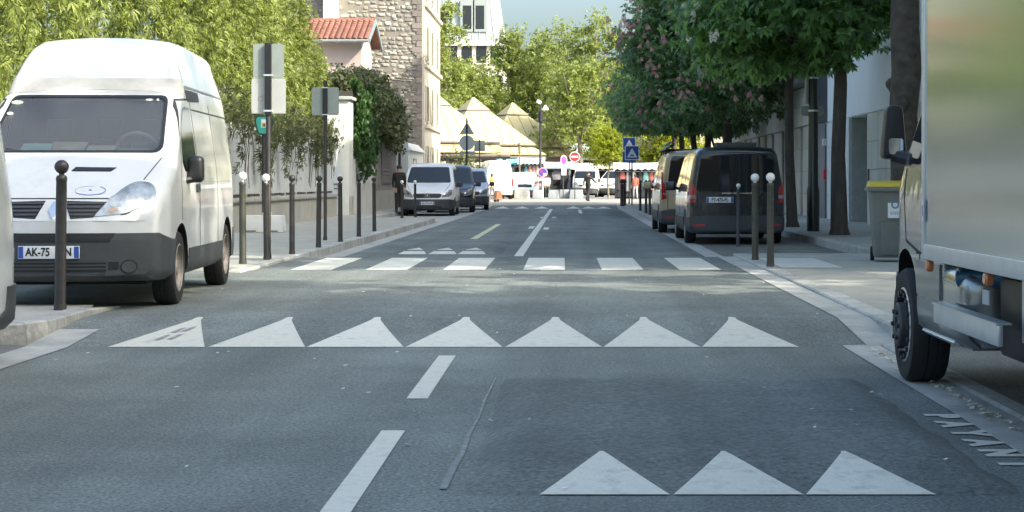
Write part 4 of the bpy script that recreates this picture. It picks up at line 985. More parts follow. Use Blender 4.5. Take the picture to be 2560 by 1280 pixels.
q = MB(); q.prism([(-0.42,0),(0.46,0),(0.42,0.36),(0.14,0.36),(0.14,0.43),(0.03,0.43),(0.03,0.36),(-0.38,0.36)], -0.3, 0.3, 'y'); q.build('block', mat('white_block', (0.68,0.69,0.68), 0.7, var=0.1, dirt=(0.4,0.4,0.38), dscale=3, damt=0.4), t2, bevel=0.02)
q = MB(); q.box(-0.36,-0.1,-0.305,-0.295,0.02,0.04); q.box(0.1,0.36,-0.305,-0.295,0.02,0.04); q.build('lifting_slot', M_black, t2)
# signs from behind at the parking bay
d = 84.0; k = FPX/d; zb = SW
t = thing('sign_post', 'dark post with a triangle, a disc and a small plate seen from behind', 'sign', (-6.28+1.45, d, 0.0)); t.location.x = PX(1167,d)
pole(t, 4.2, 0.04, M_black)
def zz(y): return CAMH-(y-VY)/k
sheet(roundpoly([(-0.36,zz(336)),(0.36,zz(336)),(0,zz(305))], 0.05, 3), 0.04, 0.06).build('warning_triangle', M_signback, t)
sheet(ellipse(0, zz(357), 0.36, 0.36, 24), 0.04, 0.06).build('round_sign', mat('pale_grey_back', (0.36,0.40,0.39), 0.5, 0.2), t)
q = MB(); q.box(-0.33,0.36,0.04,0.06,zz(385),zz(378)); q.build('small_plate', M_signback, t)
d = 92.0; t = thing('sign_post', 'thin post with a small square grey sign back near the market van', 'sign', (PX(1199,d), d, 0.085)); k = FPX/d
pole(t, zz(350)-0.085, 0.03); q = MB(); q.box(-0.28,0.28,0.035,0.05,zz(378)-0.085,zz(351)-0.085); q.build('sign_plate', M_signback, t, bevel=0.01)
# blue hump signs
M_sblue = mat('sign_blue', (0.035,0.085,0.32), 0.4, var=0.05); M_swhite = mat('sign_white', (0.78,0.79,0.78), 0.4, var=0.03); M_sred = mat('sign_red', (0.55,0.03,0.04), 0.4, var=0.05)
for d, x, y, lab in ((90,1573,360,'blue square speed hump sign on the taller post, the farther one'),(84,1580,382,'blue square speed hump sign on the shorter post')):
    k = FPX/d; t = thing('hump_sign', lab, 'sign', (PX(x,d), d, 0.12), 0, 'blue speed hump signs'); zc = CAMH-(y-VY)/k-0.12
    pole(t, zc+0.3, 0.035)
    s_ = sheet(roundpoly([(-0.34,zc-0.34),(0.34,zc-0.34),(0.34,zc+0.34),(-0.34,zc+0.34)], 0.05, 3), -0.06, -0.04).build('sign_plate', M_swhite, t)
    sheet(roundpoly([(-0.30,zc-0.30),(0.30,zc-0.30),(0.30,zc+0.30),(-0.30,zc+0.30)], 0.04, 3), -0.066, -0.061).build('blue_field', M_sblue, s_)
    sheet([(-0.25,zc-0.22),(0.25,zc-0.22),(0.0,zc+0.23)], -0.072, -0.067).build('white_triangle', M_swhite, s_)
    sheet(roundpoly([(-0.12,zc-0.15),(0.12,zc-0.15),(0.06,zc-0.09),(-0.06,zc-0.09)], 0.02, 2), -0.076, -0.073).build('hump_symbol', M_ink, s_)
    if d == 90: sheet(roundpoly([(-0.34,zc-0.95),(0.34,zc-0.95),(0.34,zc-0.38),(-0.34,zc-0.38)], 0.05, 3), -0.06, -0.04).build('blue_plate', M_sblue, t)
# no entry
d = 120; k = FPX/d; t = thing('no_entry_sign', 'red round no-entry sign with white bar and plate beneath', 'sign', (PX(1437,d), d, 0.085)); zc = CAMH-(392-VY)/k-0.085
pole(t, zc+0.2, 0.035); s_ = sheet(ellipse(0,zc,0.35,0.35,24), -0.06,-0.04).build('white_rim', M_swhite, t)
sheet(ellipse(0,zc,0.31,0.31,24), -0.066,-0.061).build('red_disc', M_sred, s_); sheet([(-0.22,zc-0.06),(0.22,zc-0.06),(0.22,zc+0.06),(-0.22,zc+0.06)], -0.072,-0.067).build('white_bar', M_swhite, s_)
sheet([(-0.28,zc-0.85),(0.28,zc-0.85),(0.28,zc-0.4),(-0.28,zc-0.4)], -0.055,-0.04).build('small_plate', mat('pale_plate', (0.55,0.6,0.6), 0.5), t)
# purple no-parking disc seen aslant, plate beneath
d = 121; k = FPX/d; t = thing('no_stopping_sign', 'purple and pink round sign turned aslant with white plate beneath', 'sign', (PX(1408,d), d, 0.085), R(52)); zc = CAMH-(401-VY)/k-0.085
pole(t, zc+0.2, 0.035); s_ = sheet(ellipse(0,zc,0.37,0.37,24), -0.06,-0.04).build('pink_rim', mat('faded_pink', (0.62,0.32,0.45), 0.5), t)
sheet(ellipse(0,zc,0.27,0.27,24), -0.066,-0.061).build('purple_field', mat('purple', (0.28,0.05,0.42), 0.5), s_)
sheet([(-0.25,zc-1.0),(0.25,zc-1.0),(0.25,zc-0.45),(-0.25,zc-0.45)], -0.055,-0.04).build('small_plate', M_swhite, t)
d = 117; k = FPX/d; t = thing('no_parking_sign', 'blue round no-parking sign with red rim and sticker on a grey post', 'sign', (PX(1357,d), d, 0.085)); zc = CAMH-(431-VY)/k-0.085
pole(t, zc+0.2, 0.035, M_alu); s_ = sheet(ellipse(0,zc,0.33,0.33,24), -0.06,-0.04).build('rim', mat('pinkish_rim', (0.5,0.28,0.33), 0.5), t)
sheet(ellipse(0,zc,0.26,0.26,24), -0.066,-0.061).build('blue_field', mat('violet_blue', (0.07,0.06,0.36), 0.5), s_)
q = MB(); q.obox((0,-0.069,zc), 0.5, 0.006, 0.06, Matrix.Rotation(R(45),3,'Y')); q.build('red_slash', M_sred, s_)
sheet([(0.02,zc-0.25),(0.24,zc-0.20),(0.2,zc-0.04),(0.02,zc-0.08)], -0.078,-0.074).build('sticker', M_swhite, s_)
sheet([(-0.3,zc-0.52),(0.3,zc-0.52),(0.3,zc-0.36),(-0.3,zc-0.36)], -0.055,-0.04).build('small_plate', M_swhite, t)
# lamp posts
d = 128; t = thing('lamp_post', 'tall black lamp post with a white lantern before the market roofs', 'lamp', (PX(1351,d), d, 0.085)); k = FPX/d; H = CAMH-(262-VY)/k
q = MB(); q.lathe([(0.16,0),(0.16,0.9),(0.10,1.0),(0.075,H-1.4),(0.17,H-1.3),(0.17,H-0.6),(0.07,H-0.5),(0.06,H)], (0,0,0), 12, 'z'); q.build('pole', M_black, t, smooth=40)
q = MB(); q.obox((-0.1,0,H+0.12), 0.34, 0.3, 0.24, Matrix.Rotation(R(25),3,'Y')); q.build('lantern', mat('white_lantern', (0.75,0.76,0.76), 0.4), t, bevel=0.03)
q = MB(); q.lathe([(0.26,H-0.45),(0.05,H-0.1)], (0.35,0.1,0), 10, 'z'); q.build('side_shade', M_swhite, t)
d = 127; t = thing('lantern_post', 'short pale lantern post beside the clothes stall', 'lamp', (PX(1299,d), d, 0.085)); k = FPX/d; H = CAMH-(362-VY)/k
q = MB(); q.lathe([(0.06,0),(0.05,H-0.7),(0.1,H-0.65),(0.1,H-0.1)], (0,0,0), 8, 'z'); q.build('pole', mat('bronze', (0.20,0.15,0.09), 0.5), t, smooth=40)
q = MB(); q.lathe([(0.2,H-0.1),(0.16,H),(0.02,H+0.1)], (0,0,0), 10, 'z'); q.build('cap', MATS['bronze'], t)
d = 39.0; k = FPX/d
t = thing('street_lamp_post', 'thick dark green lamp post with clamps between two chestnut trunks', 'lamp', (PX(2033,d), d, 0.14))
q = MB(); q.lathe([(0.14,-0.02),(0.14,0.9),(0.115,1.0),(0.105,3.0),(0.09,6.5),(0.05,7.5)], (0,0,0), 16, 'z'); q.build('pole', mat('bottle_green_metal', (0.012,0.02,0.018), 0.3, var=0.2, coat=0.3), t, smooth=40)
z = CAMH-(277-VY)/k-0.14
q = MB(); q.prism(roundpoly([(-0.25,z-0.11),(0.25,z-0.11),(0.25,z+0.11),(-0.25,z+0.11)], 0.06, 3), 0.115, 0.135, 'y'); q.build('sign_plate', mat('greyish_plate', (0.42,0.45,0.42), 0.5), t)
for zc in (z, z+0.72, z+1.05):
    q = MB(); q.lathe([(0.118,zc-0.02),(0.118,zc+0.02)], (0,0,0), 16, 'z'); q.build('clamp', M_alu, t)
q = MB(); q.tube([(-0.15,-0.05,z+0.15),(-0.14,-0.05,z+0.9),(-0.12,-0.05,z+1.6)], 0.045, 8); q.build('cable_box', mat('galvanised', (0.34,0.36,0.34), 0.5, 0.4), t, smooth=40)
# wheelie bin
d = 24.4; t = thing('wheelie_bin', 'dark grey wheelie bin with yellow lid and white sticker on the pavement', 'bin', (PX(2238,d), d+0.3, 0.12), R(-6))
M_bin = mat('bin_grey', (0.17,0.18,0.17), 0.55, var=0.12, scale=5, dirt=(0.2,0.2,0.19), dscale=3, damt=0.25)
q = MB(); a = [(-0.24,-0.25,0.06),(0.24,-0.25,0.06),(0.24,0.25,0.06),(-0.24,0.25,0.06)]; c = [(-0.30,-0.33,0.98),(0.30,-0.33,0.98),(0.30,0.33,0.98),(-0.30,0.33,0.98)]
q.add(a+c, [(0,3,2,1),(4,5,6,7),(0,1,5,4),(1,2,6,5),(2,3,7,6),(3,0,4,7)]); q.build('body', M_bin, t, bevel=0.03)
q = MB(); q.box(-0.345,0.345,-0.375,0.36,0.97,1.03); q.build('rim', M_bin, t, bevel=0.015)
q = MB(); q.add([(-0.33,-0.36,1.032),(0.33,-0.36,1.032),(0.33,0.36,1.032),(-0.33,0.36,1.032),(-0.30,-0.32,1.085),(0.30,-0.32,1.085),(0.30,0.33,1.12),(-0.30,0.33,1.12)], [(0,3,2,1),(4,5,6,7),(0,1,5,4),(1,2,6,5),(2,3,7,6),(3,0,4,7)]); q.build('lid', mat('yellow_lid', (0.62,0.46,0.03), 0.45, var=0.08), t, bevel=0.015)
tl = -math.atan2(0.08, 0.92)
q = MB(); q.prism(roundpoly([(-0.10,-0.135),(0.10,-0.135),(0.10,0.135),(-0.06,0.135),(-0.10,0.10)], 0.015, 2), -0.004, 0.004, 'y'); s_ = q.build('sticker', M_swhite, t); s_.location = (0.03,-0.318,0.74); s_.rotation_euler = (-tl*-1,0,0)
q = MB(); q.tube([(0.045*math.cos(a_),-0.006,0.05+0.045*math.sin(a_)) for a_ in np.linspace(0,2*math.pi,19)], 0.011, 6, False); q.build('ring_mark', mat('pale_blue_print', (0.12,0.22,0.34), 0.5), s_)
q = MB()
for i in range(5): q.box(-0.065+i*0.028,-0.045+i*0.028,-0.006,-0.003,-0.09,-0.045)
q.build('print_marks', mat('faint_blue_print', (0.35,0.45,0.6), 0.5), s_)
for sg in (1,-1):
    q = MB(); q.lathe([(0.1,sg*0.22),(0.1,sg*0.27)], (0,0.25,0.1), 16, 'x'); q.build('wheel', M_rub, t, smooth=40)
q = MB(); q.tube([(-0.25,0.40,0.98),(0.25,0.40,0.98)], 0.018, 8); q.build('handle', M_bin, t)
q = MB(); q.box(-0.17,0.17,-0.305,-0.285,0.10,0.55); q.build('front_rib', mat('bin_rib', (0.15,0.16,0.15), 0.55), t, bevel=0.008)
# ================================================================ BUILDINGS
M_plaster = mat('white_plaster', (0.68,0.67,0.61), 0.85, var=0.08, scale=2, dirt=(0.45,0.44,0.40), dscale=0.8, damt=0.35)
M_lowwall = mat('beige_low_wall', (0.44,0.42,0.36), 0.9, var=0.14, scale=3, dirt=(0.25,0.24,0.21), dscale=1.5, damt=0.6)
M_fence = mat('white_fence_boards', (0.60,0.62,0.60), 0.75, var=0.2, scale=3, stretch=(1,9,0.5), dirt=(0.35,0.37,0.33), dscale=1.5, damt=0.5)
M_mortar = mat('lime_mortar', (0.25,0.235,0.195), 0.95, var=0.2, scale=4, bump=0.5, bscale=20, dirt=(0.17,0.165,0.15), dscale=0.6, damt=0.5)
M_stones = [mat('rubble_stone%d' % i, c, 0.9, var=0.22, scale=7, bump=0.5, bscale=18) for i, c in enumerate(((0.40,0.375,0.31),(0.31,0.295,0.25),(0.52,0.49,0.42),(0.36,0.32,0.25),(0.27,0.262,0.235)))]
M_brick = mat('old_brick', (0.24,0.21,0.185), 0.9, objr=0.2, var=0.3, scale=14, bump=0.4, bscale=25)
M_facade = mat('cream_render', (0.55,0.50,0.40), 0.85, var=0.08, scale=2)
M_limestone = mat('limestone_panel', (0.64,0.61,0.53), 0.7, objr=0.08, var=0.10, scale=1.6, stretch=(1,1,0.35), dirt=(0.34,0.33,0.30), dscale=1.2, damt=0.5)
M_render = mat('pale_render', (0.82,0.82,0.79), 0.8, var=0.04, scale=1)
M_gap = mat('dark_joint', (0.10,0.10,0.095), 0.9, var=0.1)
M_slate = mat('window_dark', (0.02,0.025,0.03), 0.12, var=0.1, coat=0.2)
M_zinc = mat('zinc_roof', (0.33,0.37,0.36), 0.5, 0.3, var=0.10, scale=0.8, stretch=(3,3,0.4))
M_tile = mat('clay_tile', (0.30,0.135,0.095), 0.8, var=0.25, scale=6, objr=0.22)

# ---- garden wall and fence on the left
XW = -7.42
t = thing('garden_wall', 'low beige wall with stone coping carrying a white board fence', 'wall', (XW,47,SW-0.004))
q = MB(); q.box(-0.14,0.14,-10,8.6,-0.05,0.62); q.build('wall', M_lowwall, t)
for i in range(10):
    y0 = -10+i*1.86; q = MB(); q.box(-0.20,0.20,y0+0.005,y0+1.855,0.622,0.72); q.build('coping', mat('coping_stone', (0.40,0.39,0.35), 0.85, var=0.15, scale=4), t, bevel=0.015)
for i in range(10):
    y0 = -10+i*1.86; q = MB(); q.box(-0.06,0.0,y0+0.02,y0+1.84,0.80,2.35+0.05*math.sin(i)); q.build('fence_panel', M_fence, t)
    for k in range(2): 
        q = MB(); q.box(0.003,0.025,y0+0.2+k*0.8,y0+0.85+k*0.8,0.745,0.80); q.build('fence_gap', M_black, t)
t = thing('garden_gate', 'white solid gate with a swooping curved top between the fence and pillar', 'gate', (XW,56.6,SW-0.004))
cur = [(-0.98,0.02),(0.95,0.02),(0.95,2.42)]+[(0.95-1.93*s_, 2.42-0.85*(1-math.cos(math.pi*s_))/2+ (0.12*math.sin(math.pi*2*s_))) for s_ in np.linspace(0.04,1,12)]
q = MB(); q.prism(cur, -0.05, 0.0, 'x'); q.build('leaf', mat('pale_gate', (0.62,0.68,0.70), 0.5, var=0.05), t)
q = MB()
cc = [p for p in cur[3:]]
q.tube([(0.0,y,z+0.02) for y, z in cc], 0.05, 8); q.build('top_trim', M_plaster, t, smooth=40)
for z in (1.0,0.86):
    q = MB(); q.box(0.004,0.02,-0.7,0.7,z,z+0.03); q.build('rail', M_dark_pl, t)
t = thing('gate_pillar', 'tall square white pillar with a flat cap beside the curved gate', 'pillar', (XW-0.1,58.25,SW-0.004))
q = MB(); q.box(-0.35,0.35,-0.5,0.6,-0.02,3.75); q.build('shaft', M_plaster, t); q = MB(); q.box(-0.45,0.45,-0.6,0.7,3.752,3.86); q.build('cap', mat('cap_stone', (0.42,0.43,0.40), 0.8), t, bevel=0.02)
q = MB(); q.box(0.355,0.42,-0.45,0.2,-0.02,0.62); q.build('plinth', M_lowwall, t)
t = thing('yard_wall', 'plain white yard wall beneath the hanging ivy', 'wall', (XW,62.6,SW-0.004))
q = MB(); q.box(-0.15,0.15,-3.7,3.7,-0.05,2.75); q.build('wall', M_plaster, t)
q = MB(); q.box(-0.2,0.2,-3.7,3.7,2.752,2.84); q.build('coping', MATS['cap_stone'], t)
t = thing('brick_wall', 'weathered brown brick and stone wall with a bricked-up opening', 'wall', (XW,70.6,SW-0.004))
q = MB(); q.box(-0.2,0.12,-4.1,4.1,-0.05,3.2); q.build('wall', mat('mottled_wall', (0.30,0.27,0.24), 0.9, var=0.25, scale=3, dirt=(0.18,0.17,0.16), dscale=1, damt=0.6), t)
q = MB(); q.box(0.121,0.15,-1.9,1.9,1.0,2.9); bp_ = q.build('blocked_opening', mat('brick_infill', (0.24,0.21,0.19), 0.9, var=0.2, scale=10), t)
for i in range(12):
    q = MB(); q.box(0.151,0.165,-1.85,1.85,1.05+i*0.15,1.05+i*0.15+0.11); q.build('brick_course', MATS['brick_infill'], bp_)
q = MB(); q.box(0.121,0.17,-4.05,4.05,-0.05,0.75); q.build('plinth', M_lowwall, t)
t = thing('downpipe', 'dark downpipe post standing against the brick wall end', 'pipe', (XW+0.25,74.9,SW-0.004)); q = MB(); q.tube([(0,0,-0.02),(0,0,3.1),(-0.2,0.1,3.5)], 0.06, 8); q.build('pipe', M_postblk, t, smooth=40)
t = thing('yard_wall', 'grey shed front and low wall beside the stone house', 'wall', (XW-0.05,82.5,SW-0.004))
q = MB(); q.box(-0.2,0.1,-7.0,8.0,-0.05,1.1); q.build('wall', M_lowwall, t)
q = MB(); q.box(-0.2,0.06,-6.6,-1.0,1.102,2.9); q.build('shutter', mat('grey_shutter', (0.33,0.36,0.35), 0.6, var=0.1), t)
q = MB(); q.box(-2.2,0.02,0.5,7.9,1.102,2.55); q.build('porch', M_plaster, t); q = MB(); q.prism([(-2.3,2.552),(0.15,2.552),(-0.25,2.95),(-1.9,2.95)], 0.4, 8.0, 'y'); q.build('porch_roof', M_plaster, t)
q = MB(); q.box(0.021,0.05,2.0,3.8,1.6,2.2); q.build('porch_window', M_slate, t)

# ---- rubble stone house
GY = 91.0; GX1 = PX(1056,GY)
t = thing('stone_house', 'tall rubble stone house with brick corner and cream street front', 'house', (GX1,GY,0.085))
HW, HD, HH = 11.5, 11.0, 14.0
q = MB(); q.box(-HW,-0.02,0.05,HD,-0.2,HH); wl = q.build('gable_wall', M_mortar, t)
q = MB(); q.box(-0.02,0.10,0.02,HD,-0.2,HH); fr = q.build('street_front', M_facade, t)
for fl in range(4):
    for j in range(3):
        y0 = 1.2+j*3.3; q = MB(); q.box(0.101,0.12,y0,y0+1.1,1.2+fl*3.1,3.0+fl*3.1); w_ = q.build('window', M_slate, t)
        for s_ in (-0.6,1.1):
            q = MB(); q.box(0.102,0.15,y0+s_,y0+s_+0.58,1.2+fl*3.1,3.0+fl*3.1); q.build('shutter', mat('beige_shutter', (0.42,0.38,0.30), 0.7), w_)
        q = MB(); q.box(0.101,0.22,y0-0.1,y0+1.2,1.08+fl*3.1,1.19+fl*3.1); q.build('sill', M_facade, w_)
for z in (4.1,7.2,10.3):
    q = MB(); q.box(0.101,0.24,0.02,HD,z-0.18,z-0.02); q.build('string_course', M_facade, t)
# quoin bricks: alternate long and short toothing
z = 0.0; i = 0
while z < HH-0.3:
    wq = 0.52 if i % 2 else 0.30; q = MB(); q.box(-wq,-0.021,-0.01,0.049,z,z+0.29); q.build('brick_quoin', M_brick, wl); z += 0.31; i += 1
# stones
SM = []
rs = random.Random(11)
for k in range(8):
    pts = []; n = 9
    for a in range(n):
        th = 2*math.pi*a/n; e = 0.72+0.28*rs.random(); c_, s_ = math.cos(th), math.sin(th)
        u = (abs(c_)**0.55)*(1 if c_ > 0 else -1)*0.5*e; v = (abs(s_)**0.55)*(1 if s_ > 0 else -1)*0.5*e; pts.append((u, v))
    q = MB(); n = len(pts)
    vs = [(u, 0.0, v) for u, v in pts]+[(u*0.92, -0.6, v*0.92) for u, v in pts]+[(u*0.62+rs.uniform(-.04,.04), -1.0+rs.uniform(-.15,.15), v*0.62) for u, v in pts]
    fs = [(i, (i+1)%n, (i+1)%n+n, i+n) for i in range(n)]+[(i+n, (i+1)%n+n, (i+1)%n+2*n, i+2*n) for i in range(n)]+[tuple(range(2*n, 3*n))]
    SM.append((vs, fs))
SME = {}
def stone_me(k, m):
    if (k, m) not in SME:
        me = bpy.data.meshes.new('stone'); me.from_pydata(SM[k][0], [], SM[k][1]); me.materials.append(M_stones[m])
        bm = bmesh.new(); bm.from_mesh(me); bmesh.ops.recalc_face_normals(bm, faces=bm.faces); bm.to_mesh(me); bm.free()
        me.polygons.foreach_set('use_smooth', [True]*len(me.polygons)); me.set_sharp_from_angle(angle=R(50)); SME[(k, m)] = me
    return SME[(k, m)]
stones = []; z = 0.6
while z < HH-0.3:
    h = rs.uniform(0.14, 0.26); x = -HW+0.1
    while x < -0.50:
        wd = rs.uniform(0.18, 0.52)
        if rs.random() > 0.10:
            stones.append((x+wd/2, z+h/2+rs.uniform(-.06,.06), wd*rs.uniform(0.84,0.97), h*rs.uniform(0.72,0.95), rs.randrange(8), rs.choices(range(5), (4,4,2.2,3,3))[0]))
        x += wd
    z += h
def seen(s_):
    px_ = VX+(GX1+s_[0])/GY*FPX; py = VY-(s_[1]+0.085-CAMH)/GY*FPX
    return py > -10 and (px_ > 860 or (py < 50 and px_ > 690)) and py < 400
vis = sorted([s_ for s_ in stones if seen(s_)], key=lambda s_: -s_[2]*s_[3]); big = set(id(s_) for s_ in vis[:300])
rest = MB(); rest_m = [[] for _ in range(5)]
for s_ in stones:
    x, z, wd, h, k, m = s_; dep = rs.uniform(0.018, 0.055)
    if id(s_) in big:
        o = bpy.data.objects.new('stone', stone_me(k, m)); link(o, wl); o.location = (x, 0.05, z); o.scale = (wd, dep, h); o.rotation_euler = (0, R(rs.uniform(-5,5)), 0)
    else:
        rest.cur = m; rest.add([(x+a*wd, 0.05+b*dep, z+c*h) for a, b, c in SM[k][0]], SM[k][1])
o = rest.build('stone_masonry', M_stones, wl, smooth=50); o['kind'] = 'stuff'
# projecting chimney breast, roof
q = MB(); q.box(PX(813,GY)-GX1, PX(846,GY)-GX1, -0.75, 0.045, 8.9, HH+1.5); q.build('chimney_breast', M_plaster, t)
q = MB(); q.prism([(0.0-0.3,HH+0.001),(HD+0.3,HH+0.001),(HD/2,HH+3.2)], -HW-0.2, 0.35, 'x'); q.build('roof', M_zinc, t)

# ---- small house with clay tile roof
hy = 84.2; hx = PX(903,hy)
t = thing('tiled_house', 'small pink rendered house with orange tiled roof before the stone house', 'house', (hx,hy,0.085))
ez = CAMH-(96-VY)/FPX*83.6-0.085; rz_ = CAMH-(49-VY)/FPX*86.3-0.085
q = MB(); q.box(-4.0,0,0,4.4,-0.2,ez+0.02); q.prism([(0.02,ez+0.021),(4.38,ez+0.021),(2.2,rz_-0.12)], -4.0, -0.0, 'x'); q.build('wall', mat('pink_render', (0.52,0.41,0.36), 0.85, var=0.06, scale=2), t)
q = MB(); q.box(0.001,0.03,0.0,0.35,2.0,ez-0.1); q.box(0.001,0.03,0.6,1.3,2.0,ez-0.1); q.build('corner_trim', M_plaster, t)
q = MB(); q.box(0.001,0.02,0.36,0.58,4.0,ez-0.3); q.build('window', M_slate, t)
# roof slopes as courses of tiles; visible slope faces the street's near end
sl = math.hypot(2.85, rz_-ez); ncol, nrow = 17, 9; x0, x1 = -4.2, 0.42
slope = Vector((0, 2.85/sl, (rz_-ez)/sl)); nrm = Vector((0, -(rz_-ez)/sl, 2.85/sl)); base = Vector((0, -0.65, ez-0.12))
rf = MB()
a = base+Vector((x0,0,0)); rf.add([base+Vector((x0,0,0)), base+Vector((x1,0,0)), base+slope*sl+Vector((x1,0,0)), base+slope*sl+Vector((x0,0,0))]+[p+nrm*0.06 for p in (base+Vector((x0,0,0)), base+Vector((x1,0,0)), base+slope*sl+Vector((x1,0,0)), base+slope*sl+Vector((x0,0,0)))], [(0,3,2,1),(4,5,6,7),(0,1,5,4),(1,2,6,5),(2,3,7,6),(3,0,4,7)])
roof = rf.build('roof', M_tile, t)
tl = MB(); cw = (x1-x0)/ncol; rh = sl/nrow
tv = []
for (u, v, e) in ((0.04,0,0.02),(0.30,0,0.075),(0.62,0,0.075),(0.96,0,0.03)): tv.append((u, v, e))
tme = None
for r_ in range(nrow):
    for c_ in range(ncol):
        p0 = base+Vector((x0+c_*cw,0,0))+slope*(r_*rh-0.02); lift = nrm*0.062
        vs = []
        for v, dz_ in ((0, 0.035), (1.1, 0.0)):
            for (u, _, e) in tv: vs.append(p0+Vector((u*cw,0,0))+slope*(v*rh)+lift+nrm*(e+dz_))
        if tme is None:
            o0 = vs[0]; tme = bpy.data.meshes.new('roof_tile'); tme.from_pydata([tuple(v-p0) for v in vs], [], [(0,1,5,4),(1,2,6,5),(2,3,7,6)]); tme.materials.append(M_tile)
        o = bpy.data.objects.new('roof_tile', tme); link(o, roof); o.location = p0
q = MB()
for i in range(9): q.tube([base+slope*sl+Vector((x0+i*0.51,0,0.09)), base+slope*sl+Vector((x0+i*0.51+0.53,0,0.10))], [0.10,0.12], 8)
q.build('ridge_tiles', M_tile, roof, smooth=40)
q = MB(); q.add([base+slope*sl+Vector((x0,0,0)), base+slope*sl+Vector((x1,0,0)), Vector((x1,5.1,ez-0.12)), Vector((x0,5.1,ez-0.12))], [(0,1,2,3)]); q.build('far_slope', M_tile, t)
grn = mat('green_grey_trim', (0.22,0.28,0.28), 0.6)
q = MB(); q.prism([(-0.70,ez-0.22),(-0.70,ez-0.02),(2.2,rz_+0.02),(2.2,rz_-0.22)], x1+0.001, x1+0.07, 'x'); q.prism([(2.201,rz_-0.22),(2.201,rz_+0.02),(5.1,ez-0.02),(5.1,ez-0.22)], x1+0.001, x1+0.07, 'x'); q.build('barge_board', grn, t)
q = MB(); q.tube([base+Vector((x0,-0.08,0.0)), base+Vector((x1,-0.08,0.0))], 0.08, 8); q.build('gutter_pipe', mat('gutter_grey', (0.25,0.26,0.25), 0.5), t, smooth=40)
for i in range(5): 
    q = MB(); q.box(-0.35-i*0.85,-0.25-i*0.85,-0.6,0.0,ez-0.16,ez-0.05); q.build('rafter_end', M_plaster, t)
t = thing('lean_to', 'small grey roofed lean-to below the pink house', 'shed', (PX(820,80),80,SW-0.004))
q = MB(); q.box(-3.5,0.8,0,3.5,-0.1,4.6); q.build('wall', MATS['pink_render'], t)
q = MB(); q.prism([(-3.8,6.3),(-3.8,6.15),(1.2,4.5),(1.2,4.65)], -0.4, 3.8, 'y'); q.build('roof', M_zinc, t)

# ---- market hall: pyramid roofs with a cap and a lower skirt
M_sheet = mat('pale_yellow_sheet', (0.44,0.385,0.20), 0.6, 0.0, var=0.05, scale=1.5, dirt=(0.30,0.26,0.15), dscale=0.6, damt=0.4)
M_rib = mat('roof_seam', (0.26,0.22,0.12), 0.6)
def tier(t, name, c0, c1, z0, z1, strips):
    """four-sided sloping tier between square corner rings c0 (low) and c1 (high), cut into strips along the fall line"""
    for s_ in range(4):
        A, B = Vector((*c0[s_], z0)), Vector((*c0[(s_+1)%4], z0)); D, E = Vector((*c1[s_], z1)), Vector((*c1[(s_+1)%4], z1))
        u = (B-A); Lb = u.length; u /= Lb; mid = (A+B)/2; topm = (D+E)/2; fall = topm-mid; half_t = (E-D).length/2; nrm = u.cross(fall).normalized()
        if nrm.z < 0: nrm = -nrm
        n = strips if s_ in (0,) else max(3, strips//2)
        for i in range(n):
            a, b_ = -Lb/2+Lb*i/n, -Lb/2+Lb*(i+1)/n
            def top_at(x): return min(1.0, (Lb/2-abs(x))/max(1e-4, Lb/2-half_t))
            xs_ = sorted(set([a+0.012, b_-0.012]+[x for x in (-half_t, half_t) if a < x < b_]+([0.0] if a < 0 < b_ else [])))
            lo = [mid+u*x for x in xs_]; hi = [mid+u*x+fall*top_at(x) for x in reversed(xs_)]
            pts = lo+[h for h, x in zip(hi, reversed(xs_)) if top_at(x) > 0.002]
            if len(pts) < 3: continue
            k = len(pts); q = MB(); q.add(pts+[p+nrm*0.05 for p in pts], [tuple(range(k)), tuple(range(2*k-1, k-1, -1))]+[(j, (j+1)%k, (j+1)%k+k, j+k) for j in range(k)])
            q.build(name, M_sheet, t)
            if i > 0 and top_at(a) > 0.02:
                q = MB(); q.tube([mid+u*a+nrm*0.05, mid+u*a+fall*top_at(a)+nrm*0.05], 0.035, 4); q.build('seam', M_rib, t)
def hall(label, x, d, sc_):
    t = thing('market_roof', label, 'market hall', (x,d,0.085), R(0), 'pyramid roofs of the covered market')
    def ring(r_): return [(r_*a*sc_, r_*b*sc_) for a, b in ((-1.5/5.12,-4.9/5.12),(4.9/5.12,-1.5/5.12),(1.5/5.12,4.9/5.12),(-4.9/5.12,1.5/5.12))]
    H = 7.85*sc_; tier(t, 'roof_panel', ring(5.2), ring(1.05), 4.05*sc_, 6.95*sc_, 8)
    tier(t, 'cap_panel', ring(1.4), ring(0.02), 6.80*sc_, H, 3); tier(t, 'skirt_panel', ring(6.1), ring(5.0), 3.25*sc_, 3.85*sc_, 6)
    q = MB(); r_ = ring(1.42)
    for i in range(4): q.tube([(*r_[i],6.78*sc_), (*r_[(i+1)%4],6.78*sc_)], 0.07, 6)
    r_ = ring(5.22)
    for i in range(4): q.tube([(*r_[i],4.0*sc_), (*r_[(i+1)%4],4.0*sc_)], 0.09, 6)
    q.build('eave_edge', mat('dark_eave', (0.10,0.085,0.075), 0.7), t)
    q = MB(); r_ = ring(6.0)
    for i in range(4):
        a, b_ = Vector((*r_[i],3.0*sc_)), Vector((*r_[(i+1)%4],3.0*sc_)); q.tube([a, b_], 0.16, 4)
    q.build('fascia', MATS['dark_eave'], t)
    for x_, y_ in ring(5.6):
        q = MB(); q.tube([(x_,y_,-0.05),(x_,y_,3.1*sc_)], 0.14, 8); q.build('post', mat('post_grey', (0.22,0.21,0.20), 0.6), t)
    q = MB(); rr_ = ring(4.6); q.prism([rr_[0],rr_[1],rr_[2],rr_[3]], 3.9*sc_, 3.95*sc_, 'z'); q.build('ceiling', MATS['post_grey'], t)
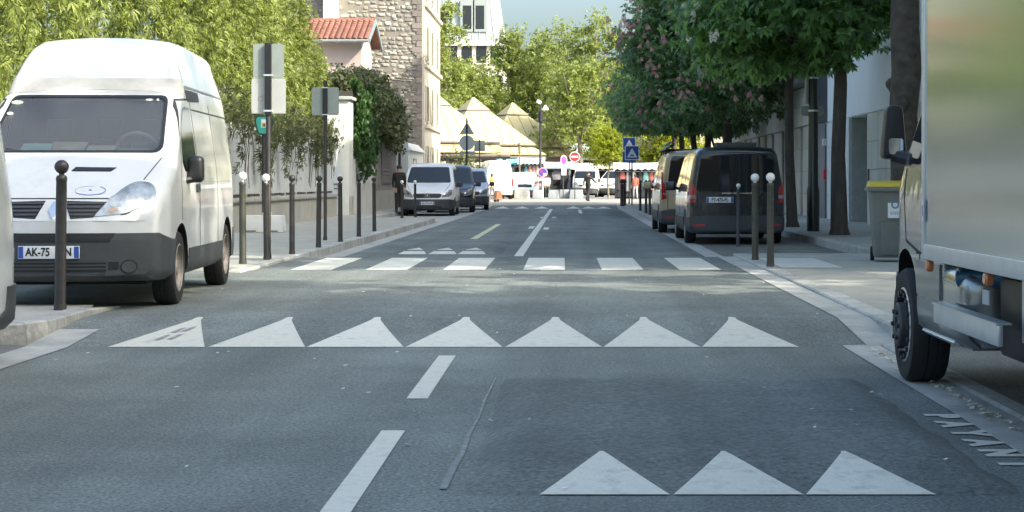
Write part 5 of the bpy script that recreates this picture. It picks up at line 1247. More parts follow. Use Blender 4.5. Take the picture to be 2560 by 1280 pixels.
for lab, px_, d, s_ in (('pale yellow pyramid roof of the market hall beside the stone house',1082,132,1.0),('middle pale yellow pyramid roof of the market hall',1183,141.5,1.0),('third pale yellow pyramid roof with tree shadow on it',1281,151,1.0),('farthest pyramid roof half hidden behind the plane trees',1372,161,0.98)):
    hall(lab, PX(px_,d), d, s_)
t = thing('market_canopy', 'long flat grey canopy of the market beyond the no-entry sign', 'canopy', (2.0,156,0.085))
q = MB(); q.box(-4,14,-4,6,3.0,3.5); q.build('fascia', mat('canopy_green_grey', (0.22,0.25,0.21), 0.7, var=0.1), t); q = MB(); q.prism([(-4.2,3.501),(6.2,3.501),(4.5,4.5),(-2.5,4.5)], -4.2, 14.2, 'x'); q.build('roof', mat('green_grey_sheet', (0.34,0.40,0.35), 0.6, var=0.1), t)
for x in (-3.5,0,3.5,7,10.5,13.5):
    q = MB(); q.tube([(x,-3.6,-0.05),(x,-3.6,3.0)], 0.12, 8); q.build('post', M_dark_pl, t)
q = MB(); q.box(-4,14,5.0,5.3,-0.05,3.0); q.build('back_wall', mat('hall_dark', (0.03,0.03,0.032), 0.8), t)

# ---- houses behind the plane trees
def block(name, label, x0, x1, y0, y1, H, m, floors, cols, wz=1.7, roofm=None, roofh=2.0, base=0.06, sidewin=False, mans=1.5):
    t = thing(name, label, 'building', ((x0+x1)/2, y0, base)); hw = (x1-x0)/2
    q = MB(); q.box(-hw,hw,0,y1-y0,-0.2,H); q.build('wall', m, t); fh = H/floors
    for f in range(floors):
        for c in range(cols):
            cx = -hw+2*hw*(c+0.5)/cols; z0 = f*fh+fh*0.28; q = MB(); q.box(cx-0.55,cx+0.55,-0.05,-0.004,z0,z0+wz); w_ = q.build('window', M_slate, t)
            q = MB(); q.box(cx-0.7,cx+0.7,-0.14,-0.004,z0-0.16,z0-0.01); q.build('sill', m, w_)
    if roofm:
        q = MB(); k = mans; q.add([(-hw,0,H+0.001),(hw,0,H+0.001),(hw,y1-y0,H+0.001),(-hw,y1-y0,H+0.001),(-hw+k,k,H+roofh),(hw-k,k,H+roofh),(hw-k,y1-y0-k,H+roofh),(-hw+k,y1-y0-k,H+roofh)], [(0,3,2,1),(4,5,6,7),(0,1,5,4),(1,2,6,5),(2,3,7,6),(3,0,4,7)]); r_ = q.build('roof', roofm, t)
        for c in range(int(2*hw/0.8)):
            x = -hw+0.4+c*0.8; q = MB(); q.tube([(x,-0.01,H+0.05),(x*(hw-k)/hw,k-0.01,H+roofh)], 0.05, 4); q.build('seam', M_rib if roofm is not M_zinc else mat('zinc_seam', (0.40,0.44,0.43), 0.5, 0.3), r_)
    return t
bk = block('mansard_building', 'cream building with tall grey-green zinc mansard roof and dormers behind the trees', PX(1040,190), PX(1258,190), 190, 204, 16.2, mat('cream_stone', (0.60,0.56,0.47), 0.85, var=0.06), 5, 6, 1.9, M_zinc, 6.5, mans=1.0)
for px_ in (1105,1168,1200):
    x = PX(px_,190)-bk.location.x; q = MB(); q.box(x-0.75,x+0.75,0.0,2.0,17.2,20.6); dmr = q.build('dormer', M_zinc, bk); q = MB(); q.box(x-0.45,x+0.45,-0.03,-0.004,17.5,20.0); q.build('dormer_window', M_slate, dmr)
q = MB(); q.box(-(PX(1258,190)-PX(1040,190))/2-0.2,(PX(1258,190)-PX(1040,190))/2+0.2,-0.35,-0.004,15.7,16.15); q.build('cornice', mat('cream_stone',(0,0,0)), bk)
block('far_building', 'cream block beyond the plane trees left of the sky gap', -40, PX(1036,200), 200, 214, 14, M_facade, 4, 10, 1.8, M_zinc, 3)
block('far_building', 'low pale block behind the plane trees under the sky gap', PX(1262,220), PX(1480,220), 220, 232, 9.5, M_facade, 3, 4, 1.6, M_zinc, 2)
block('far_building', 'beige block at the end of the square behind the blue signs', PX(1590,152), 22, 152, 166, 11, mat('beige_render', (0.50,0.46,0.38), 0.85, var=0.06), 3, 5, 1.8, M_zinc, 2)
block('far_building', 'grey block closing the square on the right behind the chestnuts', 26, 44, 112, 140, 12, M_facade, 4, 6, 1.8, M_zinc, 2)

# ---- right-hand buildings
XR = 7.6
def panels(root, m, y0, y1, z0, z1, nl, nh, xf=XR, t_=0.03, gap=0.012, skip=None):
    for i in range(nl):
        for j in range(nh):
            a, b_ = y0+(y1-y0)*i/nl, y0+(y1-y0)*(i+1)/nl; c, e = z0+(z1-z0)*j/nh, z0+(z1-z0)*(j+1)/nh
            q = MB(); q.box(xf-t_-root.location.x, xf-0.002-root.location.x, a+gap/2-root.location.y, b_-gap/2-root.location.y, c+gap/2-root.location.z, e-gap/2-root.location.z); q.build('stone_panel', m, root)
t = thing('white_building', 'white rendered building with stone panelled base and recessed door', 'building', (XR+0.02,20,0.1)); ox, oy = XR+0.02, 20
def rb(name, m, x0, x1, y0, y1, z0, z1, bevel=0, parent=None): q = MB(); q.box(x0-ox, x1-ox, y0-oy, y1-oy, z0-0.1, z1-0.1); return q.build(name, m, parent or t, bevel=bevel)
rb('wall', M_render, XR+0.02, 17, 20, 45.35, 0, 15); rb('wall', M_render, XR+0.02, 17, 48.35, 52.4, 0, 15); rb('wall_over_door', M_render, XR+0.02, 17, 45.355, 48.345, 2.96, 15)
rb('recess', mat('recess_grey', (0.34,0.36,0.34), 0.7), XR+0.55, 17, 45.355, 48.345, 0, 2.955)
rb('recess_side', mat('recess_panel', (0.40,0.41,0.38), 0.6), XR+0.03, XR+0.545, 48.25, 48.34, 0.14, 2.94)
dr = rb('door', mat('door_frame_bronze', (0.05,0.045,0.04), 0.4), XR+0.49, XR+0.545, 45.6, 47.1, 0.14, 2.45); rb('door_glass', M_slate, XR+0.47, XR+0.488, 45.75, 46.9, 0.3, 2.3, parent=dr)
rb('door_handle', M_alu, XR+0.44, XR+0.465, 46.85, 46.9, 0.9, 1.5, parent=dr); rb('intercom', M_dark_pl, XR-0.06, XR-0.032, 45.0, 45.12, 1.25, 1.55)
panels(t, M_limestone, 20, 45.35, 0.13, 2.95, 16, 4)
panels(t, mat('white_panel', (0.74,0.75,0.73), 0.7, var=0.06, scale=2), 48.35, 52.4, 0.13, 2.95, 2, 4)
rb('slot_window', mat('slot_glass', (0.28,0.31,0.32), 0.4), XR-0.04, XR-0.031, 50.4, 51.2, 1.1, 2.5)
panels(t, M_render, 20, 52.4, 2.98, 15, 10, 8, t_=0.02)
for f in range(3):
    for j in range(7):
        y0 = 22+j*4.2; w_ = rb('window', M_slate, XR-0.04, XR-0.022, y0, y0+1.6, 5.2+f*3.2, 7.0+f*3.2); rb('sill', M_limestone, XR-0.14, XR-0.022, y0-0.1, y0+1.7, 5.05+f*3.2, 5.18+f*3.2, parent=w_)
t = thing('office_building', 'taller stone faced building with dark canopy band and slit windows', 'building', (XR+0.02,52.42,0.1)); ox, oy = XR+0.02, 52.42
rb('wall', mat('office_wall', (0.42,0.41,0.38), 0.8), XR+0.02, 18, 52.45, 84.6, 0, 20.4)
rb('canopy', mat('bronze_fascia', (0.15,0.16,0.165), 0.5, 0.2, var=0.1), XR-0.55, XR+0.01, 54.9, 84.6, 4.28, 4.85, 0.02)
rb('canopy_lip', mat('bronze_lip', (0.07,0.075,0.08), 0.5), XR-0.60, XR+0.01, 54.85, 84.65, 4.852, 4.95)
panels(t, M_limestone, 55.2, 84.5, 3.02, 4.26, 12, 2, t_=0.10)
rb('side_pier', M_dark_pl, XR-0.02, XR+0.015, 52.47, 55.1, 3.0, 6.2)
rb('dark_doorway', M_black, XR-0.02, XR+0.015, 54.3, 55.15, 0.14, 2.95); e_ = rb('entrance_door', mat('blue_grey_door', (0.12,0.15,0.19), 0.5), XR-0.03, XR+0.015, 52.9, 54.25, 0.14, 2.95)
rb('call_box', M_sred, XR-0.12, XR-0.032, 52.55, 52.75, 1.3, 1.6); rb('alarm_lamp', M_alu, XR-0.14, XR-0.02, 52.5, 52.7, 2.3, 2.5)
y = 55.3; i = 0
while y < 83.5:
    wp, wo = (1.7, 0.75) if i % 3 else (2.4, 0.75)
    panels(t, M_limestone, y, y+wp, 0.13, 3.0, 1, 4, t_=0.06); rb('slit_window', M_slate, XR-0.01, XR+0.015, y+wp, y+wp+wo, 0.95 if i % 2 else 0.14, 2.98); y += wp+wo; i += 1
for f in range(4):
    for j in range(9):
        y0 = 55+j*3.2; w_ = rb('window', M_slate, XR-0.02, XR+0.015, y0, y0+1.7, 6.2+f*3.5, 8.2+f*3.5); rb('sill', M_limestone, XR-0.12, XR+0.012, y0-0.1, y0+1.8, 6.02+f*3.5, 6.18+f*3.5, parent=w_)
rb('balcony', mat('balcony_glass', (0.45,0.52,0.55), 0.2), XR-0.9, XR-0.85, 55, 84, 4.96, 5.9)
t = thing('unseen_corner_building', 'unseen cream rendered block put in to shade the street, on the corner behind the box truck', 'building', (XR+0.4,-40,0.1)); ox, oy = XR+0.4, -40  # unseen occluder, its height and end set to shade the near road
rb('wall', M_facade, XR+0.4, 18, -40, 8.6, 0, 12.4)
for f in range(3):
    for j in range(12):
        y0 = -38+j*3.8; w_ = rb('window', M_slate, XR+0.37, XR+0.395, y0, y0+1.3, 1.2+f*3.3, 3.0+f*3.3); rb('sill', M_limestone, XR+0.28, XR+0.395, y0-0.1, y0+1.4, 1.05+f*3.3, 1.18+f*3.3, parent=w_)
# ================================================================ VEGETATION
def norm(a): return a/np.maximum(1e-9, np.linalg.norm(a, axis=1, keepdims=True))
def scatter(name, pos, axis, nrm, size, TV, TF, m, parent):
    """copies of a small leaf template (x along the leaf, y across, z up) as one mesh"""
    N = len(pos); ax = norm(axis); side = norm(np.cross(nrm, ax)); nn = np.cross(ax, side)
    TV = np.asarray(TV, float); k = len(TV)
    V = pos[:,None,:]+size[:,None,None]*(TV[None,:,0:1]*ax[:,None,:]+TV[None,:,1:2]*side[:,None,:]+TV[None,:,2:3]*nn[:,None,:])
    F = np.asarray(TF)[None,:,:]+(np.arange(N)*k)[:,None,None]
    return fast_mesh(name, V.reshape(-1,3), F.reshape(-1, F.shape[2]), m, parent)
def kite(L, wd, ang=0.0, droop=0.15, x0=0.0, lift=0.0):
    c, s_ = math.cos(ang), math.sin(ang); pts = []
    for u, v, z in ((x0,0,lift),(0.55*L,wd/2,lift-droop*0.3*L),(L,0,lift-droop*L),(0.55*L,-wd/2,lift-droop*0.3*L)): pts.append((u*c-v*s_, u*s_+v*c, z))
    return pts
def template(kites):
    V = []; F = []
    for kt in kites: F.append([len(V)+i for i in range(4)]); V += kt
    return V, F
T_CHEST = template([kite(l_, 0.32*l_+0.07, R(a), 0.35, 0.03) for a, l_ in ((-112,0.55),(-66,0.8),(-24,1.0),(20,1.02),(64,0.82),(108,0.55))])
T_BAMB = template([kite(l_, 0.21, R(a), dr, 0.02, lf) for a, l_, dr, lf in ((-58,0.8,0.5,0.0),(-25,1.0,0.35,0.05),(6,1.1,0.6,-0.02),(32,0.95,0.3,0.06),(65,0.75,0.55,0.0))])
T_LEAF = template([kite(1.0, 0.75, 0, 0.25), kite(0.8, 0.6, R(95), 0.3, 0.05), kite(0.85, 0.65, R(-110), 0.2, 0.05)])
T_IVY = template([kite(1.0, 0.85, 0, 0.2)])
L_chest = leafmat('chestnut_leaf', (0.105,0.200,0.070), (0.34,0.56,0.14), 0.55, 0.4, 0.45)
L_chest2 = leafmat('chestnut_leaf_dark', (0.100,0.170,0.075), (0.28,0.44,0.14), 0.55, 0.42, 0.42)
L_bamb = leafmat('bamboo_leaf', (0.185,0.225,0.052), (0.30,0.36,0.06), 0.65, 0.6, 0.35)
L_plane = leafmat('plane_leaf', (0.17,0.215,0.055), (0.36,0.41,0.08), 0.45, 0.6, 0.42)
L_young = leafmat('young_leaf', (0.22,0.26,0.02), (0.42,0.45,0.03), 0.35, 0.55, 0.45)
L_ivy = leafmat('ivy_leaf', (0.045,0.10,0.025), (0.08,0.17,0.03), 0.4, 0.45, 0.25)
L_shrub = leafmat('shrub_leaf', (0.10,0.115,0.05), (0.17,0.19,0.06), 0.5, 0.55, 0.3)

def clumps(blobs, nclump, per, spread, rg, flat=0.6, shell=(0.62,1.0)):
    """leaf positions in clumps spread over the outer part of overlapping ellipsoids"""
    vol = np.array([b[3]*b[4]*b[5] for b in blobs])**0.67; vol /= vol.sum(); P_ = []; D_ = []
    for b, f in zip(blobs, vol):
        n = max(3, int(nclump*f)); v = norm(rg.normal(size=(n,3))); v[:,2] = np.where(v[:,2] < -0.75, -v[:,2], v[:,2])
        r_ = rg.uniform(shell[0], shell[1], (n,1))**0.7; c = np.array(b[:3])+v*r_*np.array(b[3:6])
        k = np.maximum(6, (per*rg.uniform(0.4,1.5,n))).astype(int)
        for cc, vv, kk in zip(c, v, k):
            p = cc+rg.normal(size=(kk,3))*np.array([spread,spread,spread*flat])*rg.uniform(0.7,1.3); P_.append(p); D_.append(np.tile(vv, (kk,1)))
    return np.vstack(P_), np.vstack(D_)
def limb_paths(base, top, blobs, rad, rg, n=8):
    q = MB(); h = top-base[2]; w1, w2 = rg.normal(0, 0.07, 2)
    q.tube([(base[0],base[1],base[2]-0.1),(base[0]+w1*0.3,base[1],base[2]+0.15),(base[0]+w1,base[1]+w2,base[2]+h*0.4),(base[0]+w2,base[1]+w1,base[2]+h*0.75),(base[0],base[1],top)], [rad*1.75,rad*1.25,rad*1.0,rad*0.92,rad*0.8], 14)
    for i in range(n):
        b = blobs[i % len(blobs)]; e = np.array(b[:3])+rg.normal(size=3)*np.array(b[3:6])*0.45; m_ = np.array([base[0],base[1],top])*0.5+e*0.5+np.array([0,0,-0.25]); s_ = (base[0],base[1],top-rg.uniform(0.0,0.6))
        q.tube([s_, tuple(m_), tuple(e)], [rad*0.55, rad*0.32, rad*0.10], 7)
    return q
def spike_mesh(name, m):          # upright candle of blossoms
    q = MB(); rs_ = random.Random(5)
    for i in range(26):
        z = i/26; r_ = 0.075*(1-z)**0.7+0.012; a = i*2.4; s_ = 0.045*(1-0.5*z)
        c = Vector((r_*math.cos(a), r_*math.sin(a), z*0.26)); u = Vector((math.cos(a),math.sin(a),0.5)).normalized(); v = u.cross(Vector((0,0,1))).normalized(); w_ = u.cross(v)
        q.add([c-v*s_, c+w_*s_+u*0.01, c+v*s_, c-w_*s_+u*0.01, c+u*s_*0.8], [(0,1,4),(1,2,4),(2,3,4),(3,0,4)])
    o = q.build(name, m); return o.data, o
M_pink = mat('pink_blossom', (0.46,0.22,0.22), 0.7, var=0.25, scale=20, island=0.3); M_wflow = mat('white_blossom', (0.72,0.68,0.56), 0.7, var=0.15, scale=20, island=0.25)
pk_me, o_ = spike_mesh('flower_spike', M_pink); bpy.data.objects.remove(o_); wh_me, o_ = spike_mesh('flower_spike', M_wflow); bpy.data.objects.remove(o_)

def chestnut(label, x, d, cx, r_, bottom, top, leaf, flower, nfl, seed, rad=0.17, nclump=210, per=38, group='chestnut trees along the right pavement', lsize=0.215, fresh=True, zb=0.14, ry=None):
    rg = np.random.default_rng(seed); ry = ry or r_
    t = thing('chestnut_tree', label, 'tree', (x, d, zb), 0, group)
    rz = (top-bottom)*0.60; zc = bottom+rz*0.58-zb; ox = cx-x
    blobs = [(ox,0,zc,r_*0.85,ry*0.85,rz*0.92)]
    for i in range(9):
        a = i*2*math.pi/9+rg.uniform(-.3,.3); e = rg.uniform(0.45,0.62); blobs.append((ox+math.cos(a)*r_*e, math.sin(a)*ry*e, zc+rg.uniform(-0.45,0.5)*rz, r_*0.45, ry*0.45, rz*0.48))
    limb_paths((0,0,0), bottom-zb+0.6, blobs, rad, rg, 9).build('trunk', M_bark, t, smooth=50)
    p, dv = clumps(blobs, nclump, per, 0.30, rg)
    keep = (p[:,2] > bottom-zb-0.3*rg.random(len(p))**2) & ((p[:,0]+x < XR-0.25) | ((p[:,1]+d > 8.9) & (p[:,1]+d < 18.6))); p, dv = p[keep], dv[keep]
    n = len(p); ax = dv*0.8+rg.normal(size=(n,3))*0.5; ax[:,2] -= 0.55; nr = dv*0.6+rg.normal(size=(n,3))*0.4; nr[:,2] += 0.8
    scatter('crown', p, ax, nr, lsize*rg.uniform(0.65,1.25,n), *T_CHEST, leaf, t)['kind'] = 'stuff'
    if nfl:
        rel = (p-np.array(blobs[0][:3]))/np.array([r_,ry,rz]); rr = np.linalg.norm(rel, axis=1); vv = rel/rr[:,None]
        ok = np.where((rr > np.quantile(rr, 0.80)) & (vv[:,1] < 0.3) & (vv[:,0] < 0.6))[0]; ok = rg.choice(ok, min(nfl, len(ok)), replace=False)
        for j in ok:
            pp = p[j]+vv[j]*0.26+np.array([-0.05,-0.16,0.10])
            o = bpy.data.objects.new('flower_spike', flower); link(o, t); o.location = pp; o.rotation_euler = (R(rg.uniform(-25,35)), R(rg.uniform(-25,25)), rg.uniform(0,6)); s_ = rg.uniform(0.5,0.85); o.scale = (s_,s_,s_)
    return t
chestnut('white flowering chestnut whose stout flared trunk stands closest to the bin', 5.50, 36.3, 4.55, 1.8, 3.65, 8.6, L_chest, wh_me, 30, 1, 0.145, 330, 48)
chestnut('white flowering chestnut with a slender knotted trunk beyond the lamp post', 5.36, 42.7, 4.55, 1.75, 3.95, 9.0, L_chest, wh_me, 18, 2, 0.11, 300, 46)
chestnut('pink flowering chestnut with dense dark crown over the parked vans', 5.45, 61.5, 4.75, 3.2, 3.4, 9.3, L_chest2, pk_me, 210, 3, 0.17, 400, 44, ry=5.0)
for i, (d, lab) in enumerate(((70,'second'),(77.5,'third'),(85.5,'fourth'),(94,'fifth'))):
    chestnut(f'chestnut behind the pink one, {lab} trunk of the row', 5.42, d, 5.05, 3.4, (3.3,3.5,3.75,4.05)[i], 8.6-0.2*i, L_chest2, pk_me, 14, 20+i, 0.14, 150, 30, lsize=0.27)
# unseen trees: row continued, crowns shaped to dapple; side street ones added for shade
for d, x, tp, bt, r_, nc, lab in ((20.6,6.0,8.6,5.0,2.6,46,'street chestnut between the plane trunk and the truck cab'),(12.6,6.1,8.2,4.9,2.6,28,'street chestnut beside the cab of the box truck'),(4.2,6.0,12.6,4.3,3.2,200,'street chestnut beside the tail of the box truck'),(-4.0,6.0,12.6,4.3,3.2,200,'street chestnut behind the box truck'),
    (16.8,10.2,9.6,3.4,2.2,24,'unseen chestnut added for side street shade, next to the white building corner'),(12.3,10.6,9.0,3.6,2.3,60,'unseen chestnut added for side street shade, halfway between the corner houses'),(10.6,9.6,15.0,7.5,2.6,40,'unseen tall sparse chestnut added to dapple the van, by the cream corner block')):
    chestnut(lab, x, d, x-0.3, r_, bt, tp, L_chest, wh_me, 0, int(d*3+50), 0.17, nc, 28, group='chestnuts beside the truck', lsize=0.30, zb=0.12 if d > 13.4 else 0.14)
# big plane trunk behind the bin
rg = np.random.default_rng(77)
t = thing('plane_tree', 'thick knobbly tree trunk rising behind the bin and the truck cab', 'tree', (PX(2262,29.2), 29.2, 0.14))
q = MB(); q.tube([(0,0,-0.1),(0,0,0.3),(0.02,0,1.2),(-0.03,0,2.2),(0.03,0,2.9),(0.0,0,3.6),(0.02,0,5.0)], [0.36,0.29,0.25,0.235,0.25,0.24,0.22], 16)
for a, z in ((-1.9,2.3),(2.8,2.65),(-1.2,3.15),(2.4,1.5)): q.lathe([(0.02,-0.1),(0.09,0.0),(0.10,0.06),(0.05,0.13),(0.01,0.14)], (0.22*math.cos(a),0.22*math.sin(a),z), 8, 'z')
bl = [(-0.6,0,7.8,2.3,2.6,1.9),(-1.4,1.2,8.0,1.4,1.4,1.3),(0.2,-1.2,7.8,1.3,1.4,1.3)]
for i in range(7):
    b = bl[i % 3]; e = np.array(b[:3])+rg.normal(size=3)*0.9; q.tube([(0,0,4.6),tuple(np.array([0,0,4.6])*0.5+e*0.5),tuple(e)], [0.13,0.08,0.03], 7)
q.build('trunk', mat('plane_bark', (0.075,0.062,0.05), 0.9, var=0.45, scale=7, bump=1.0, bscale=9), t, smooth=50)
p, dv = clumps(bl, 80, 24, 0.35, rg); keep = (p[:,0]+t.location.x < XR-0.2) & (p[:,2] > 4.7); p, dv = p[keep], dv[keep]; n = len(p); ax = dv+rg.normal(size=(n,3))*0.6; ax[:,2] -= 0.4; nr = rg.normal(size=(n,3))*0.5; nr[:,2] += 1
scatter('crown', p, ax, nr, 0.24*rg.uniform(0.7,1.2,n), *T_LEAF, L_chest, t)['kind'] = 'stuff'

# bamboo hedge behind the fence
rg = np.random.default_rng(5)
t = thing('bamboo_hedge', 'tall yellow-green bamboo hedge leaning over the white fence', 'hedge', (-8.6,41,0.14))
def bamboo(nc, x0, zlo, zhi, sz, yr=(-23,20.5), bulge=0.55):
    y = rg.uniform(yr[0], yr[1], nc); z = zlo+(zhi-zlo)*rg.random(nc)**0.85
    ph = np.array([mnoise.noise((a*0.35, b*0.45, 1.0)) for a, b in zip(y, z)]); ph2 = np.array([mnoise.noise((a*1.3, b*1.1, 4.0)) for a, b in zip(y, z)])
    topz = np.interp(y, [-23,12,16,21], [8.2,8.0,6.8,5.4])+0.9*np.array([mnoise.noise((a*0.35, 0.0, 9.0)) for a in y]); k = (z < topz) & (ph2 > -0.26); x = x0+bulge*(ph+0.9*ph2)+rg.normal(0, 0.16, nc)-0.06*np.maximum(0, z-4)**1.5
    return np.stack([x, y, z], 1)[k]
p = np.vstack([bamboo(52000, 0.0, 1.95, 8.4, 1), bamboo(14000, -0.8, 1.8, 8.8, 1)]); n = len(p)
ax = rg.normal(size=(n,3))*0.7; ax[:,0] += 0.55; ax[:,2] -= 0.75; nr = rg.normal(size=(n,3))*0.5; nr[:,2] += 0.7; nr[:,0] += 0.5
scatter('foliage', p, ax, nr, 0.145*rg.uniform(0.5,1.5,n), *T_BAMB, L_bamb, t)['kind'] = 'stuff'
q = MB()
for i in range(110):
    y = rg.uniform(-22,20); x = rg.normal(-1.3,0.25); h = rg.uniform(4.5,6.8); l_ = rg.normal(0,0.4,2); q.tube([(x,y,-0.1),(x+l_[0]*0.3,y+l_[1]*0.3,h*0.5),(x+l_[0]+0.3,y+l_[1],h)], [0.022,0.018,0.006], 5, False)
q.build('culms', mat('bamboo_cane', (0.20,0.19,0.06), 0.6, var=0.2), t)['kind'] = 'stuff'
# darker creeper spilling over the fence
t = thing('creeper', 'dull green creeper hanging down over the white board fence', 'creeper', (-7.35,47,0.14))
P_ = []
for i in range(28):
    y = rg.uniform(-8.5,8.2); L_ = rg.uniform(0.3,1.5)*(0.5+0.5*(math.sin(y*1.3)+1)/2+0.2); k = int(26*L_); s_ = rg.random(k)
    P_.append(np.stack([0.08+0.10*rg.random(k)+0.15*(1-s_), y+rg.normal(0,0.17,k), 2.4-s_*L_], 1))
yy = rg.uniform(-9,8.4,1500); P_.append(np.stack([rg.normal(0.0,0.18,1500), yy, rg.normal(2.55,0.24,1500)], 1))
p = np.vstack(P_); n = len(p); ax = rg.normal(size=(n,3))*0.5; ax[:,2] -= 0.9; nr = rg.normal(size=(n,3))*0.4; nr[:,0] += 1
scatter('foliage', p, ax, nr, 0.17*rg.uniform(0.5,1.2,n), *T_BAMB, L_shrub, t)['kind'] = 'stuff'
q = MB()
for i in range(24):
    y = rg.uniform(-8.5,8); q.tube([(0.05,y,2.5),(0.12,y+rg.normal(0,0.2),1.8),(0.08,y+rg.normal(0,0.3),rg.uniform(0.9,1.4))], 0.008, 4, False)
q.build('stems', M_bark, t)['kind'] = 'stuff'
# ivy curtain and shrub at the yard wall
t = thing('ivy', 'bright green ivy curtain hanging from the yard wall beside the pillar', 'ivy', (-7.22,61.6,0.14))
N = 5200; y = rg.uniform(-2.6,2.4,N); zt = 4.3+0.3*np.sin(y*2); zb_ = 1.75+0.45*np.sin(y*3.1+1)+0.35*np.sin(y*7); z = zb_+(zt-zb_)*rg.random(N); p = np.stack([0.06+0.25*rg.random(N)+0.15*np.sin(y*4+z*3), y, z], 1)
ax = rg.normal(size=(N,3))*0.35; ax[:,2] -= 1; nr = rg.normal(size=(N,3))*0.35; nr[:,0] += 1; nr[:,1] -= 0.3
scatter('foliage', p, ax, nr, 0.16*rg.uniform(0.6,1.2,N), *T_IVY, L_ivy, t)['kind'] = 'stuff'
q = MB(); q.box(-0.5,0.0,-2.5,2.3,2.7,4.1); q.build('trellis', mat('trellis_wood', (0.06,0.055,0.045), 0.9), t)
t = thing('shrub', 'olive brown shrub sprawling over the yard and brick walls', 'shrub', (-8.0,66.5,0.14))
bl = [(0.1,-4.2,3.85,1.0,2.1,0.9),(0.25,-1.2,3.9,1.15,2.2,1.15),(0.35,1.8,3.5,1.05,2.3,1.1),(0.3,5.0,3.2,0.85,2.4,0.9),(0.2,7.5,2.9,0.6,1.6,0.6)]
p, dv = clumps(bl, 420, 32, 0.26, rg); n = len(p); ax = dv*0.5+rg.normal(size=(n,3))*0.6; ax[:,2] -= 0.5; nr = rg.normal(size=(n,3))*0.5; nr[:,2] += 0.6; nr[:,0] += 0.5
scatter('foliage', p, ax, nr, 0.17*rg.uniform(0.5,1.3,n), *T_LEAF, L_shrub, t)['kind'] = 'stuff'
q = MB()
for b in bl: q.tube([(-0.4,b[1]*0.8,-0.1),(-0.3,b[1]*0.9,2.0),(b[0],b[1],b[2])], [0.07,0.05,0.02], 6)
q.build('stems', M_bark, t)

# plane trees around the square
def airy(name, label, x, d, top, r_, bottom, leaf, seed, nclump=260, per=26, ls=0.30, rad=0.22, nb=11, zb=0.085, group='plane trees around the market square'):
    rg = np.random.default_rng(seed); t = thing(name, label, 'tree', (x,d,zb), 0, group); H = top-zb; blobs = []
    for i in range(nb):
        f = i/(nb-1); z = bottom-zb+(H-bottom+zb)*(0.12+0.80*f); rr = r_*(0.50-0.22*abs(f-0.4)); a = i*2.4; e = r_*0.62*(1-0.75*f**1.6); blobs.append((math.cos(a)*e, math.sin(a)*e, z, rr, rr, rr*0.85))
    limb_paths((0,0,0), bottom-zb+1.0, blobs, rad, rg, nb).build('trunk', mat('pale_bark', (0.20,0.18,0.14), 0.9, var=0.3, scale=5), t, smooth=50)
    p, dv = clumps(blobs, nclump, per, 0.42, rg, 0.7, (0.5,1.0)); n = len(p); ax = dv*0.5+rg.normal(size=(n,3))*0.7; ax[:,2] -= 0.3; nr = rg.normal(size=(n,3))*0.6; nr[:,2] += 0.6
    scatter('crown', p, ax, nr, ls*rg.uniform(0.6,1.3,n), *T_LEAF, leaf, t)['kind'] = 'stuff'; return t
for i, (px_, d, ytop, r_, bot, lab) in enumerate((
    (1100,156,5,2.9,4.5,'airy plane tree before the mansard roof beside the stone house'),
    (1172,163,165,3.6,6.5,'lower plane tree before the cream facade of the mansard building'),
    (1280,168,82,3.2,5.0,'plane tree standing at the right edge of the mansard building'),
    (1340,172,90,3.6,4.5,'plane tree behind the tall lamp post'),
    (1405,166,62,4.4,3.8,'broad plane tree above the no-entry sign'),
    (1490,158,50,4.5,4.2,'tallest plane tree next to the pink chestnut'),
    (1450,147,175,4.0,3.6,'lower branching plane tree over the white market vans'),
    (1560,165,180,3.6,3.6,'plane tree mostly behind the pink chestnut crown'))):
    airy('plane_tree', lab, PX(px_,d), d, CAMH-(ytop-VY)/FPX*d, r_, bot, L_plane, 100+i, 170 if d > 150 else 170, 20)
airy('young_tree', 'small bright yellow-green tree beside the blue hump signs', PX(1522,128), 128, 4.9, 1.5, 2.6, L_young, 140, 90, 26, 0.2, 0.06, 8, group='young trees')
for px_, d, lab in ((1690,150,'bright leafy tree glimpsed beneath the chestnut crowns'),(1760,158,'pale leafy tree glimpsed between the chestnut trunks')):
    airy('young_tree', lab, PX(px_,d), d, 7.5, 3.4, 1.8, L_young, 150+px_, 150, 24, 0.28, 0.14, 9, group='young trees')
airy('hedge_shrub', 'small dull green shrub behind the parked silver car', PX(1152,104), 104, 2.6, 1.3, 0.5, L_shrub, 170, 60, 20, 0.16, 0.04, 6, group='shrubs on the square')
